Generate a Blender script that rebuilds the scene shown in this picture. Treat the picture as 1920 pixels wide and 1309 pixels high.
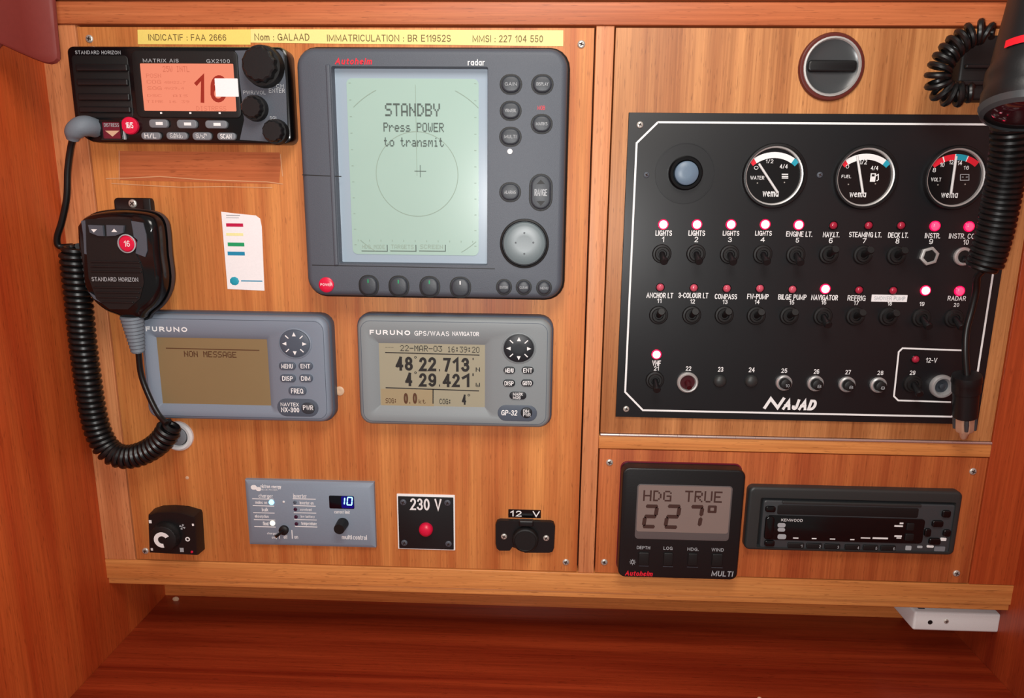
# Navigation station of a sailing boat: instruments set in mahogany boards.
# Units: helper coordinates are millimetres on the instrument board:
#   x to the right, z up, d out of the board towards the viewer (world y = -d).
import bpy, bmesh, math
from mathutils import Vector, Matrix
for o in list(bpy.data.objects): bpy.data.objects.remove(o)
scene = bpy.context.scene
C = scene.collection
rad = math.radians

# ---------------------------------------------------------------- camera, light
cam_d = bpy.data.cameras.new('camera'); cam_d.sensor_fit = 'HORIZONTAL'
cam_d.sensor_width = 36.0; cam_d.lens = 36.0*1324.78/1920; cam_d.clip_start = 0.01
cam = bpy.data.objects.new('camera', cam_d); C.objects.link(cam)
cam.matrix_world = Matrix(((0.99923542, -0.01812164, 0.03464361, 0.0),
                           (0.03771546, 0.2133151, -0.9762552, -0.57227),
                           (0.01030134, 0.97681537, 0.21383547, 0.0),
                           (0, 0, 0, 1)))
scene.camera = cam
world = bpy.data.worlds.new('world'); scene.world = world; world.use_nodes = True
wb = world.node_tree.nodes['Background']
wb.inputs[0].default_value = (1.0, 0.92, 0.85, 1); wb.inputs[1].default_value = 0.20
def lamp(name, kind, loc, power, col, size):
    l = bpy.data.lights.new(name, kind); l.energy = power; l.color = col
    if kind == 'POINT': l.shadow_soft_size = size
    else: l.size = size
    o = bpy.data.objects.new(name, l); C.objects.link(o); o.location = loc
    return o
# the phone's flash beside its lens, and the warm cabin lamp overhead
lamp('phone_flash', 'POINT', (-0.012, -0.575, -0.004), 7.6, (1.0, 0.99, 0.97), 0.012)
cl = lamp('cabin_lamp', 'AREA', (0.03, -0.50, 0.45), 3.2, (1.0, 0.94, 0.87), 0.28)
cl.rotation_euler = (rad(50), 0, 0)
vs = scene.view_settings
vs.view_transform = 'Standard'; vs.look = 'None'; vs.gamma = 1.0
vs.use_curve_mapping = False; vs.exposure = 0.0

# ---------------------------------------------------------------- materials
def lin(c):
    r = []
    for v in c[:3]:
        v = v/255.0
        r.append(v/12.92 if v <= 0.04045 else ((v+0.055)/1.055)**2.4)
    return (r[0], r[1], r[2], 1.0)
def bsdf(m): return m.node_tree.nodes['Principled BSDF']
def mat(name, rgb, rough=0.5, metal=0.0, emit=None, estr=0.0, bump=0.0, bscale=900.0,
        vary=0.06, coat=0.0, spec=0.5):
    m = bpy.data.materials.new(name); m.use_nodes = True
    nt = m.node_tree; n = nt.nodes; L = nt.links; b = bsdf(m)
    b.inputs['Roughness'].default_value = rough; b.inputs['Metallic'].default_value = metal
    b.inputs['Specular IOR Level'].default_value = spec
    b.inputs['Coat Weight'].default_value = coat; b.inputs['Coat Roughness'].default_value = 0.06
    tc = n.new('ShaderNodeTexCoord'); nz = n.new('ShaderNodeTexNoise')
    nz.inputs['Scale'].default_value = bscale; nz.inputs['Detail'].default_value = 3
    L.new(tc.outputs['Object'], nz.inputs['Vector'])
    c = lin(rgb); mx = n.new('ShaderNodeMix'); mx.data_type = 'RGBA'
    mx.inputs[6].default_value = tuple(x*(1-vary) for x in c[:3])+(1,)
    mx.inputs[7].default_value = tuple(min(1, x*(1+vary)) for x in c[:3])+(1,)
    L.new(nz.outputs['Fac'], mx.inputs[0]); L.new(mx.outputs[2], b.inputs['Base Color'])
    if bump:
        bp = n.new('ShaderNodeBump'); bp.inputs['Strength'].default_value = bump
        bp.inputs['Distance'].default_value = 0.0004
        L.new(nz.outputs['Fac'], bp.inputs['Height']); L.new(bp.outputs['Normal'], b.inputs['Normal'])
    if emit:
        b.inputs['Emission Color'].default_value = lin(emit); b.inputs['Emission Strength'].default_value = estr
    return m
def wood(name, light, dark, axis='z', band=55.0, rough=0.35, pores=0.35, seed=0.0):
    """varnished mahogany: broad stripes, fine grain and short dark pores along one axis"""
    m = bpy.data.materials.new(name); m.use_nodes = True
    nt = m.node_tree; n = nt.nodes; L = nt.links; b = bsdf(m)
    tc = n.new('ShaderNodeTexCoord')
    def noise(across, along, detail, dist=0.0):
        mp = n.new('ShaderNodeMapping')
        s = {'z': (across, across, along), 'x': (along, across, across), 'y': (across, along, across)}[axis]
        mp.inputs['Scale'].default_value = s; mp.inputs['Location'].default_value = (seed, seed*1.7, seed*0.6)
        L.new(tc.outputs['Object'], mp.inputs['Vector'])
        z = n.new('ShaderNodeTexNoise'); z.inputs['Scale'].default_value = 1.0
        z.inputs['Detail'].default_value = detail; z.inputs['Distortion'].default_value = dist
        L.new(mp.outputs[0], z.inputs['Vector']); return z.outputs['Fac']
    def ramp(src, p0, p1, c0, c1):
        r = n.new('ShaderNodeValToRGB'); r.color_ramp.elements[0].position = p0; r.color_ramp.elements[1].position = p1
        r.color_ramp.elements[0].color = c0; r.color_ramp.elements[1].color = c1
        L.new(src, r.inputs[0]); return r.outputs[0]
    def mix(mode, f, a, bb):
        x = n.new('ShaderNodeMix'); x.data_type = 'RGBA'; x.blend_type = mode
        if isinstance(f, float): x.inputs[0].default_value = f
        else: L.new(f, x.inputs[0])
        L.new(a, x.inputs[6]); L.new(bb, x.inputs[7]); return x.outputs[2]
    base = ramp(noise(band, 1.6, 3.0, 0.4), 0.32, 0.68, lin(dark), lin(light))
    big = ramp(noise(9.0, 2.0, 2.0), 0.3, 0.7, (0.86, 0.80, 0.76, 1), (1.08, 1.08, 1.08, 1))
    col = mix('MULTIPLY', 1.0, base, big)
    fine = ramp(noise(700.0, 14.0, 4.0), 0.32, 0.68, (0.74, 0.68, 0.62, 1), (1.08, 1.08, 1.08, 1))
    col = mix('MULTIPLY', 0.8, col, fine)
    pr = ramp(noise(1100.0, 90.0, 2.0), 0.62, 0.72, (1, 1, 1, 1), (1-pores, 1-pores*1.1, 1-pores*1.15, 1))
    col = mix('MULTIPLY', 1.0, col, pr)
    L.new(col, b.inputs['Base Color'])
    b.inputs['Roughness'].default_value = rough; b.inputs['Specular IOR Level'].default_value = 0.45
    bp = n.new('ShaderNodeBump'); bp.inputs['Strength'].default_value = 0.05; bp.inputs['Distance'].default_value = 0.0005
    L.new(fine, bp.inputs['Height']); L.new(bp.outputs[0], b.inputs['Normal'])
    return m
M = {}
M['board'] = wood('mahogany_veneer_board', (226, 150, 84), (188, 102, 51), 'z', 52, rough=0.46)
M['door'] = wood('mahogany_veneer_door', (216, 152, 96), (172, 108, 62), 'z', 56, rough=0.46, seed=3.1)
M['sboard'] = wood('mahogany_veneer_stereo', (208, 120, 66), (172, 84, 44), 'z', 66, rough=0.46, seed=7.7)
M['railx'] = wood('mahogany_rail', (230, 160, 92), (212, 134, 72), 'x', 70, rough=0.45, seed=1.3)
M['railtop'] = wood('mahogany_top_rail', (214, 130, 82), (192, 104, 62), 'x', 70, rough=0.45, seed=5.3)
M['stile'] = wood('mahogany_stile', (222, 150, 100), (204, 124, 78), 'z', 60, rough=0.45, seed=2.2)
M['stiler'] = wood('mahogany_red_stile', (196, 92, 44), (176, 72, 34), 'z', 60, rough=0.45, seed=6.2)
M['sidewall'] = wood('mahogany_side', (210, 102, 48), (184, 70, 30), 'z', 34, rough=0.4, seed=4.4)
M['wallr'] = wood('mahogany_right_side', (172, 70, 34), (140, 48, 24), 'z', 40, rough=0.4, seed=9.4)
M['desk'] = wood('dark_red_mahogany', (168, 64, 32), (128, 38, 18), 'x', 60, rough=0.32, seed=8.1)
M['back'] = wood('recess_mahogany', (230, 146, 80), (210, 118, 62), 'x', 60, seed=8.8)
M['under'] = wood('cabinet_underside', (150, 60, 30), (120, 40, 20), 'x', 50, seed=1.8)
M['bracket'] = mat('dark_red_leather', (118, 44, 38), 0.6, bump=0.15, bscale=300)
M['seam'] = mat('dark_seam', (40, 16, 8), 0.9)
M['black'] = mat('black_plastic', (18, 18, 20), 0.42, bump=0.1)
M['black2'] = mat('soft_black_plastic', (13, 13, 14), 0.55, bump=0.1)
M['blackgloss'] = mat('glossy_black_plastic', (12, 12, 14), 0.18)
M['plate'] = mat('black_anodised_plate', (20, 21, 24), 0.42, bump=0.05, bscale=2000)
M['rubber'] = mat('black_rubber', (14, 14, 15), 0.38)
M['charcoal'] = mat('charcoal_plastic', (80, 86, 96), 0.5, bump=0.35, bscale=1800, vary=0.12)
M['charcoal2'] = mat('charcoal_key', (54, 59, 66), 0.45, bump=0.1)
M['fgrey'] = mat('slate_grey_plastic', (126, 137, 152), 0.5, bump=0.12, bscale=1500)
M['fgrey2'] = mat('slate_grey_plastic_neutral', (132, 139, 142), 0.5, bump=0.12, bscale=1500)
M['fdark'] = mat('dark_slate_key', (78, 88, 102), 0.5)
M['fblack'] = mat('navy_black_key', (26, 30, 36), 0.45)
M['vgrey'] = mat('blue_grey_plastic', (134, 148, 164), 0.5, bump=0.08)
M['bootgrey'] = mat('grey_rubber', (112, 122, 132), 0.6, bump=0.1)
M['keygrey'] = mat('grey_rubber_key', (120, 124, 130), 0.5)
M['white'] = mat('white_print', (245, 245, 245), 0.6)
M['offwhite'] = mat('white_plastic', (226, 226, 226), 0.4, bump=0.04)
M['greyprint'] = mat('grey_print', (170, 174, 178), 0.6)
M['redprint'] = mat('red_print', (232, 30, 52), 0.5)
M['redkey'] = mat('red_key', (222, 24, 66), 0.35)
M['darkred'] = mat('dark_red_flap', (110, 26, 44), 0.3)
M['chrome'] = mat('chrome', (235, 235, 238), 0.12, 1.0)
M['steel'] = mat('steel_screw', (205, 200, 192), 0.38, 0.55)
M['brass'] = mat('worn_copper', (205, 165, 138), 0.4, 0.25)
M['silver'] = mat('satin_silver', (205, 205, 205), 0.4, 0.6)
M['hinge'] = mat('hinge_steel', (225, 205, 198), 0.35, 0.8)
M['lcdradar'] = mat('radar_lcd', (164, 192, 182), 0.25, vary=0.02, bscale=40)
M['lcdframe'] = mat('radar_window', (160, 176, 190), 0.22, vary=0.02)
M['lcdink'] = mat('lcd_ink', (84, 98, 92), 0.6)
M['lcdfaint'] = mat('lcd_faint_ink', (142, 162, 148), 0.6)
M['lcdgps'] = mat('gps_lcd', (162, 156, 134), 0.3, vary=0.03, bscale=60)
M['lcdgpsw'] = mat('gps_lcd_amber', (164, 148, 116), 0.3, vary=0.03, bscale=60)
M['lcdnav'] = mat('navtex_lcd', (140, 120, 86), 0.3, vary=0.05, bscale=25)
M['ink'] = mat('black_lcd_ink', (28, 24, 22), 0.6)
M['inkb'] = mat('brown_lcd_ink', (86, 52, 28), 0.6)
M['lcdradio'] = mat('radio_lcd', (90, 50, 40), 0.3, emit=(255, 150, 118), estr=0.8, vary=0.02, bscale=60)
M['inkred'] = mat('radio_lcd_ink', (120, 24, 10), 0.5, emit=(176, 48, 26), estr=0.35)
M['inkfaint'] = mat('radio_lcd_faint', (90, 50, 40), 0.5, emit=(232, 122, 92), estr=0.7)
M['lcdmulti'] = mat('multi_lcd', (134, 118, 112), 0.3, vary=0.05, bscale=40)
M['lcdrim'] = mat('multi_lcd_rim', (96, 90, 90), 0.25)
M['inkm'] = mat('multi_ink', (66, 40, 34), 0.6)
M['yellow'] = mat('yellow_label_tape', (250, 222, 120), 0.35)
M['yellow2'] = mat('pale_yellow_label_tape', (252, 232, 150), 0.35)
M['labelink'] = mat('label_ink', (112, 88, 46), 0.6)
M['paper'] = mat('white_sticker', (248, 246, 248), 0.4)
M['stred'] = mat('crimson_bar', (196, 10, 70), 0.5)
M['styel'] = mat('pale_yellow_bar', (246, 240, 170), 0.5)
M['stgrn'] = mat('green_bar', (20, 160, 100), 0.5)
M['stblu'] = mat('blue_bar', (20, 140, 180), 0.5)
M['led'] = mat('lit_red_lamp', (255, 120, 140), 0.2, emit=(255, 190, 200), estr=3.0)
M['ledhalo'] = mat('red_lamp_rim_halo', (230, 10, 50), 0.2, emit=(255, 0, 70), estr=2.0)  # red glass rim; its glow stands in for the halo round a lit lamp
M['ledmid'] = mat('lit_red_lamp_dimmer', (255, 60, 90), 0.2, emit=(255, 70, 110), estr=1.3)
M['ledoff'] = mat('unlit_red_lamp', (205, 84, 104), 0.12)
M['ledoffd'] = mat('unlit_dark_red_lamp', (172, 40, 64), 0.12)
M['ledblue'] = mat('lit_blue_lamp', (150, 220, 255), 0.3, emit=(120, 220, 255), estr=3.0)
M['ledamb'] = mat('lit_warm_lamp', (255, 240, 210), 0.3, emit=(255, 236, 205), estr=1.6)
M['ledpurple'] = mat('unlit_purple_lamp', (58, 22, 48), 0.3)
M['bluescreen'] = mat('blue_display', (4, 4, 30), 0.15, emit=(8, 0, 160), estr=0.5)
M['darkscreen'] = mat('dark_display', (4, 5, 16), 0.15)
M['cyanseg'] = mat('cyan_segments', (150, 240, 255), 0.4, emit=(140, 235, 255), estr=2.2)
M['bluebutton'] = mat('blue_grey_button', (104, 124, 144), 0.4)
M['dial'] = mat('black_dial', (14, 14, 16), 0.3)
M['cyan'] = mat('teal_print', (30, 160, 185), 0.5)
M['residue'] = wood('stained_wood_patch', (208, 124, 78), (186, 100, 60), 'x', 60, rough=0.35, seed=11.0)
M['glue'] = mat('pale_glue', (212, 158, 116), 0.5, bump=0.3, bscale=400)
M['lens'] = mat('lens_red_reflection', (60, 14, 22), 0.08, coat=1.0)  # the dark red is a reflection put into the lens colour
M['lensrim'] = mat('black_rim', (62, 64, 66), 0.3)
M['ringwood'] = mat('red_brown_ring', (96, 40, 34), 0.3)
M['capbeige'] = mat('beige_cap', (216, 178, 146), 0.45)
M['nickel'] = mat('worn_nickel', (200, 198, 196), 0.42, 0.5)
M['stbez'] = mat('stereo_bezel', (46, 48, 48), 0.45, bump=0.1)
M['stfas'] = mat('stereo_fascia', (60, 63, 66), 0.4, bump=0.1)
M['latchbowl'] = mat('latch_bowl', (66, 68, 70), 0.28)
M['dimred'] = mat('dim_red_plastic', (66, 14, 22), 0.35)
M['trackpad'] = mat('grey_track_pad', (104, 116, 120), 0.35)
M['redbar'] = mat('red_band', (225, 24, 42), 0.4)

# ---------------------------------------------------------------- mesh helpers
class MB:
    def __init__(s): s.v = []; s.f = []
    def add(s, vs, fs):
        k = len(s.v); s.v += [tuple(p) for p in vs]; s.f += [tuple(i+k for i in f) for f in fs]; return s
    def loft(s, loops, cap0=True, cap1=True, closed=True):
        n = len(loops[0]); vs = [p for l in loops for p in l]; fs = []
        for i in range(len(loops)-1):
            for j in range(n if closed else n-1):
                a = i*n+j; b = i*n+(j+1) % n; fs.append((a, b, b+n, a+n))
        if cap0: fs.append(tuple(reversed(range(n))))
        if cap1: fs.append(tuple((len(loops)-1)*n+j for j in range(n)))
        return s.add(vs, fs)
    def box(s, x0, x1, z0, z1, d0, d1, e=0.0):
        return s.slab((x0+x1)/2, (z0+z1)/2, abs(x1-x0), abs(z1-z0), 0.0, d0, d1, e)
    def slab(s, cx, cz, w, h, r, d0, d1, e=0.0, steps=3, n=5):
        lp = [rr(cx, cz, w, h, r, d0, 0, n)]
        if e <= 0: lp.append(rr(cx, cz, w, h, r, d1, 0, n))
        else:
            for k in range(steps+1):
                a = math.pi/2*k/steps
                lp.append(rr(cx, cz, w, h, r, d1-e+e*math.sin(a), e*(1-math.cos(a)), n))
        return s.loft(lp)
    def frame(s, o, r, hole, hr, d0, d1, e=1.0, hd=None, hin=0.0, steps=3, n=5):
        """rounded slab o=(cx,cz,w,h) with a rounded hole whose walls slope in by hin down to depth hd"""
        hd = d0 if hd is None else hd
        lp = [rr(*o, r, d0, 0, n)]
        for k in range(steps+1):
            a = math.pi/2*k/steps
            lp.append(rr(*o, r, d1-e+e*math.sin(a), e*(1-math.cos(a)), n))
        lp.append(rr(*hole, hr, d1, 0, n)); lp.append(rr(*hole, hr, hd, hin, n))
        return s.loft(lp, False, False)
    def lathe(s, cx, cz, prof, n=24, sx=1.0, cap0=True, cap1=True, ph=0.0):
        lp = [[(cx+sx*r*math.cos(2*math.pi*k/n+ph), d, cz+r*math.sin(2*math.pi*k/n+ph)) for k in range(n)] for r, d in prof]
        return s.loft(lp, cap0, cap1)
    def spin(s, p0, p1, prof, n=20, cap0=True, cap1=True, flute=0.0, nf=0):
        """turned body from p0 to p1; prof = [(t 0..1, radius)]"""
        a = Vector(p0); b = Vector(p1); ax = (b-a).normalized()
        u = ax.orthogonal().normalized(); w = ax.cross(u); lp = []
        for t, r in prof:
            c = a+(b-a)*t; l = []
            for k in range(n):
                rr_ = r*(1+(flute*math.cos(nf*2*math.pi*k/n) if nf else 0)); an = 2*math.pi*k/n
                l.append(tuple(c+(u*math.cos(an)+w*math.sin(an))*rr_))
            lp.append(l)
        return s.loft(lp, cap0, cap1)
    def tube(s, pts, r, n=8, cap=True):
        pts = [Vector(p) for p in pts]; lp = []; u = None
        for i, p in enumerate(pts):
            t = (pts[min(i+1, len(pts)-1)]-pts[max(i-1, 0)]).normalized()
            u = t.orthogonal() if u is None else (u-t*u.dot(t))
            u.normalize(); w = t.cross(u)
            q = r[i] if isinstance(r, (list, tuple)) else r
            lp.append([tuple(p+(u*math.cos(2*math.pi*k/n)+w*math.sin(2*math.pi*k/n))*q) for k in range(n)])
        return s.loft(lp, cap, cap)
    def quad(s, cx, cz, w, h, d): 
        return s.add([(cx-w/2, d, cz-h/2), (cx+w/2, d, cz-h/2), (cx+w/2, d, cz+h/2), (cx-w/2, d, cz+h/2)], [(0, 1, 2, 3)])
    def poly(s, pts, d0, d1):
        return s.loft([[(x, d0, z) for x, z in pts], [(x, d1, z) for x, z in pts]])
    def line(s, pts, w, d, th=0.12):
        """printed line of constant width through (x,z) points, mitred"""
        n = len(pts); L_ = []; R_ = []
        for i in range(n):
            a = Vector(pts[max(i-1, 0)]); b = Vector(pts[i]); c = Vector(pts[min(i+1, n-1)])
            t0 = (b-a).normalized() if i else (c-b).normalized(); t1 = (c-b).normalized() if i < n-1 else t0
            m = (t0+t1).normalized(); nn = Vector((-m.y, m.x)); k = w/2/max(0.3, nn.dot(Vector((-t0.y, t0.x))))
            L_.append(b+nn*k); R_.append(b-nn*k)
        for i in range(n-1):
            q = [R_[i], R_[i+1], L_[i+1], L_[i]]; s.poly([(p.x, p.y) for p in q], d-th, d)
        return s
    def ribbon(s, pts, w, d):
        """flat stroke with square ends"""
        p = [Vector(q) for q in pts]; n = len(p)
        V_ = []; cl = (p[0]-p[-1]).length < 1e-4
        for i in range(n):
            t0 = (p[i]-p[i-1]) if i else ((p[0]-p[-2]) if cl else p[1]-p[0]); t1 = (p[i+1]-p[i]) if i < n-1 else ((p[1]-p[0]) if cl else t0)
            t0 = t0.normalized() if t0.length > 1e-6 else t1.normalized(); t1 = t1.normalized() if t1.length > 1e-6 else t0
            m = t0+t1; m = m.normalized() if m.length > .2 else t0; nn = Vector((-m.y, m.x)); k = w/2/max(.45, nn.dot(Vector((-t0.y, t0.x))))
            q = p[i].copy()
            if not cl and i == 0: q -= t1*w*.5
            if not cl and i == n-1: q += t0*w*.5
            V_ += [(q.x+nn.x*k, d+.008*i, q.y+nn.y*k), (q.x-nn.x*k, d+.008*i, q.y-nn.y*k)]
        return s.add(V_, [(2*i, 2*i+1, 2*i+3, 2*i+2) for i in range(n-1)])
    def sector(s, cx, cz, r0, r1, a0, a1, d, n=14, th=0.15):
        A = [a0+(a1-a0)*k/n for k in range(n+1)]
        o = [(cx+r1*math.sin(rad(a)), cz+r1*math.cos(rad(a))) for a in A]
        i = [(cx+r0*math.sin(rad(a)), cz+r0*math.cos(rad(a))) for a in A]
        for k in range(n): s.poly([i[k], i[k+1], o[k+1], o[k]], d-th, d)
        return s
    def mesh(s, name, m, off=(0, 0, 0)):
        me = bpy.data.meshes.new(name)
        me.from_pydata([((x-off[0])/1000, -(d-off[1])/1000, (z-off[2])/1000) for x, d, z in s.v], [], s.f)
        bm = bmesh.new(); bm.from_mesh(me); bmesh.ops.recalc_face_normals(bm, faces=bm.faces); bm.to_mesh(me); bm.free()
        me.shade_smooth(); me.set_sharp_from_angle(angle=rad(38)); me.materials.append(m); return me
def rr(cx, cz, w, h, r, d, inset=0.0, n=5):
    w -= 2*inset; h -= 2*inset; r = max(0.02, min(r-inset, w/2-0.01, h/2-0.01)); out = []
    for qx, qz, a0 in ((1, 1, 0), (-1, 1, 90), (-1, -1, 180), (1, -1, 270)):
        for k in range(n+1):
            a = rad(a0+90.0*k/n)
            out.append((cx+qx*(w/2-r)+r*math.cos(a), d, cz+qz*(h/2-r)+r*math.sin(a)))
    return out
# ---- plain sans lettering drawn as strokes (cap height 1)
def _arc(cx, cy, rx, ry, a0, a1, n=9):
    return [(cx+rx*math.cos(rad(a0+(a1-a0)*k/n)), cy+ry*math.sin(rad(a0+(a1-a0)*k/n))) for k in range(n+1)]
def _o(cx, cy, rx, ry): return _arc(cx, cy, rx, ry, 90, 450, 18)
FONT = {
 'A': (.72, [[(0, 0), (.36, 1), (.72, 0)], [(.13, .34), (.59, .34)]]), 'B': (.6, [[(0, 0), (0, 1), (.34, 1)]+_arc(.34, .76, .22, .24, 90, -90)+[(0, .52)], [(.34, .52)]+_arc(.34, .26, .26, .26, 90, -90)+[(0, 0)]]),
 'C': (.68, [_arc(.36, .5, .36, .5, 42, 318, 16)]), 'D': (.66, [[(0, 0), (0, 1), (.28, 1)]+_arc(.28, .5, .38, .5, 90, -90, 14)+[(0, 0)]]),
 'E': (.54, [[(.54, 1), (0, 1), (0, 0), (.54, 0)], [(0, .53), (.48, .53)]]), 'F': (.5, [[(.5, 1), (0, 1), (0, 0)], [(0, .5), (.44, .5)]]),
 'G': (.7, [_arc(.36, .5, .36, .5, 42, 350, 18)+[(.7, .46), (.42, .46)], [(.7, .46), (.7, 0)]]), 'H': (.6, [[(0, 0), (0, 1)], [(.6, 0), (.6, 1)], [(0, .52), (.6, .52)]]),
 'I': (.0, [[(0, 0), (0, 1)]]), 'J': (.44, [[(.44, 1), (.44, .24)]+_arc(.22, .24, .22, .24, 0, -180, 8)]), 'K': (.6, [[(0, 0), (0, 1)], [(.58, 1), (0, .38)], [(.2, .58), (.6, 0)]]),
 'L': (.48, [[(0, 1), (0, 0), (.48, 0)]]), 'M': (.86, [[(0, 0), (0, 1), (.43, .12), (.86, 1), (.86, 0)]]), 'N': (.7, [[(0, 0), (0, 1), (.7, 0), (.7, 1)]]),
 'O': (.72, [_o(.36, .5, .36, .5)]), 'P': (.56, [[(0, 0), (0, 1), (.3, 1)]+_arc(.3, .73, .26, .27, 90, -90)+[(0, .46)]]), 'Q': (.72, [_o(.36, .5, .36, .5), [(.45, .25), (.72, 0)]]),
 'R': (.6, [[(0, 0), (0, 1), (.32, 1)]+_arc(.32, .74, .25, .26, 90, -90)+[(0, .48)], [(.32, .48), (.6, 0)]]),
 'S': (.58, [_arc(.29, .74, .27, .26, 30, 240, 10)+_arc(.29, .26, .29, .26, 70, -150, 10)]), 'T': (.6, [[(0, 1), (.6, 1)], [(.3, 1), (.3, 0)]]),
 'U': (.6, [[(0, 1), (0, .3)]+_arc(.3, .3, .3, .3, 180, 360, 10)+[(.6, 1)]]), 'V': (.66, [[(0, 1), (.33, 0), (.66, 1)]]), 'W': (.96, [[(0, 1), (.24, 0), (.48, 1), (.72, 0), (.96, 1)]]),
 'X': (.62, [[(0, 0), (.62, 1)], [(0, 1), (.62, 0)]]), 'Y': (.64, [[(0, 1), (.32, .45), (.64, 1)], [(.32, .45), (.32, 0)]]), 'Z': (.58, [[(0, 1), (.58, 1), (0, 0), (.58, 0)]]),
 '0': (.52, [_o(.26, .5, .26, .5)]), '1': (.24, [[(0, .74), (.24, 1), (.24, 0)]]), '2': (.52, [_arc(.26, .73, .25, .27, 165, -35, 12)+[(0, 0), (.52, 0)]]),
 '3': (.52, [_arc(.25, .75, .23, .25, 160, -90, 10)+_arc(.25, .26, .27, .26, 90, -160, 10)]), '4': (.56, [[(.42, 0), (.42, 1)], [(.42, 1), (0, .3)], [(0, .3), (.56, .3)]]),
 '5': (.52, [[(.48, 1), (.08, 1), (.03, .5)]+_arc(.25, .31, .27, .31, 130, -155, 12)]), '6': (.52, [_arc(.28, .6, .28, .4, 45, 180, 8)+[(0, .31)], _o(.26, .31, .26, .31)]),
 '7': (.5, [[(0, 1), (.5, 1), (.16, 0)]]), '8': (.52, [_o(.26, .76, .22, .24), _o(.26, .26, .26, .26)]), '9': (.52, [_arc(.24, .4, .28, .4, 225, 360, 8)+[(.52, .69)], _o(.26, .69, .26, .31)]),
 '.': (.0, [[(0, 0), (0, .06)]]), ':': (.0, [[(0, 0), (0, .06)], [(0, .52), (0, .58)]]), '-': (.3, [[(0, .42), (.3, .42)]]), '/': (.34, [[(0, 0), (.34, 1)]]), "'": (.0, [[(0, 1), (0, .8)]]),
 'a': (.46, [_o(.22, .34, .22, .34), [(.46, .68), (.46, 0)]]), 'b': (.46, [[(0, 1), (0, 0)], _o(.24, .34, .22, .34)]), 'c': (.44, [_arc(.24, .34, .24, .34, 45, 315, 12)]),
 'd': (.46, [[(.46, 1), (.46, 0)], _o(.22, .34, .22, .34)]), 'e': (.46, [[(0, .36), (.46, .36)]+_arc(.23, .34, .23, .34, 0, 310, 14)]), 'f': (.28, [[(.28, 1), (.12, .92), (.12, 0)], [(0, .66), (.28, .66)]]),
 'g': (.46, [_o(.22, .34, .22, .34), [(.46, .68), (.46, -.1)]+_arc(.23, -.1, .23, .18, 0, -150, 6)]), 'h': (.44, [[(0, 1), (0, 0)], [(0, .4)]+_arc(.22, .42, .22, .26, 180, 0, 8)+[(.44, 0)]]), 'i': (0, [[(0, 0), (0, .68)], [(0, .9), (0, 1)]]),
 'k': (.42, [[(0, 1), (0, 0)], [(.4, .68), (0, .28)], [(.14, .42), (.42, 0)]]), 'l': (0, [[(0, 0), (0, 1)]]), 'm': (.74, [[(0, 0), (0, .68)], [(0, .42)]+_arc(.18, .46, .18, .22, 180, 0, 6)+[(.37, 0)], [(.37, .42)]+_arc(.555, .46, .185, .22, 180, 0, 6)+[(.74, 0)]]),
 'n': (.44, [[(0, 0), (0, .68)], [(0, .4)]+_arc(.22, .42, .22, .26, 180, 0, 8)+[(.44, 0)]]), 'o': (.48, [_o(.24, .34, .24, .34)]), 'p': (.46, [[(0, .68), (0, -.28)], _o(.24, .34, .22, .34)]),
 'r': (.28, [[(0, 0), (0, .68)], [(0, .42)]+_arc(.24, .42, .24, .26, 180, 80, 5)]), 's': (.4, [_arc(.2, .5, .18, .18, 30, 240, 7)+_arc(.2, .17, .2, .17, 70, -150, 7)]), 't': (.28, [[(.12, .9), (.12, .08), (.28, 0)], [(0, .66), (.28, .66)]]),
 'u': (.44, [[(0, .68), (0, .26)]+_arc(.22, .26, .22, .26, 180, 360, 8)+[(.44, .68)], [(.44, .3), (.44, 0)]]), 'v': (.46, [[(0, .68), (.23, 0), (.46, .68)]]), 'w': (.68, [[(0, .68), (.17, 0), (.34, .68), (.51, 0), (.68, .68)]]), 'y': (.46, [[(0, .68), (.23, 0)], [(.46, .68), (.14, -.28)]])}
def text(txt, box, d, bold=0.02, shear=0.0, mb=None, spacing=1.0):
    """lettering that fills box=(cx,cz,w,h) in mm; the stroke weight follows bold"""
    cx, cz, w, h = box; mb = mb or MB(); rows = txt.split('\n'); lines = []; wt = 0.12+bold*1.5
    for i, row in enumerate(rows):
        x = 0.0
        for ch in row:
            if ch == ' ': x += .5; continue
            gw, ss = FONT[ch]
            for s_ in ss: lines.append([(x+p[0]+shear*p[1], p[1]-1.3*i) for p in s_])
            x += gw+(.16+wt)*spacing
    xs = [p[0] for l in lines for p in l]; zs = [p[1] for l in lines for p in l]
    x0, x1, z0, z1 = min(xs), max(xs), min(zs), max(zs); hz_ = max(z1-z0, .06)
    st = min(wt*h/(hz_+wt), h*.45, w*.8 if x1-x0 < .02 else w*.45); kz = (h-st)/hz_; kx = (w-st)/max(x1-x0, .02)
    for i, l in enumerate(lines):
        P2 = [(cx+(p[0]-(x0+x1)/2)*kx, cz+(p[1]-(z0+z1)/2)*kz) for p in l]
        mb.ribbon(P2, st, d+.015*(i % 5))
    return mb
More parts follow.
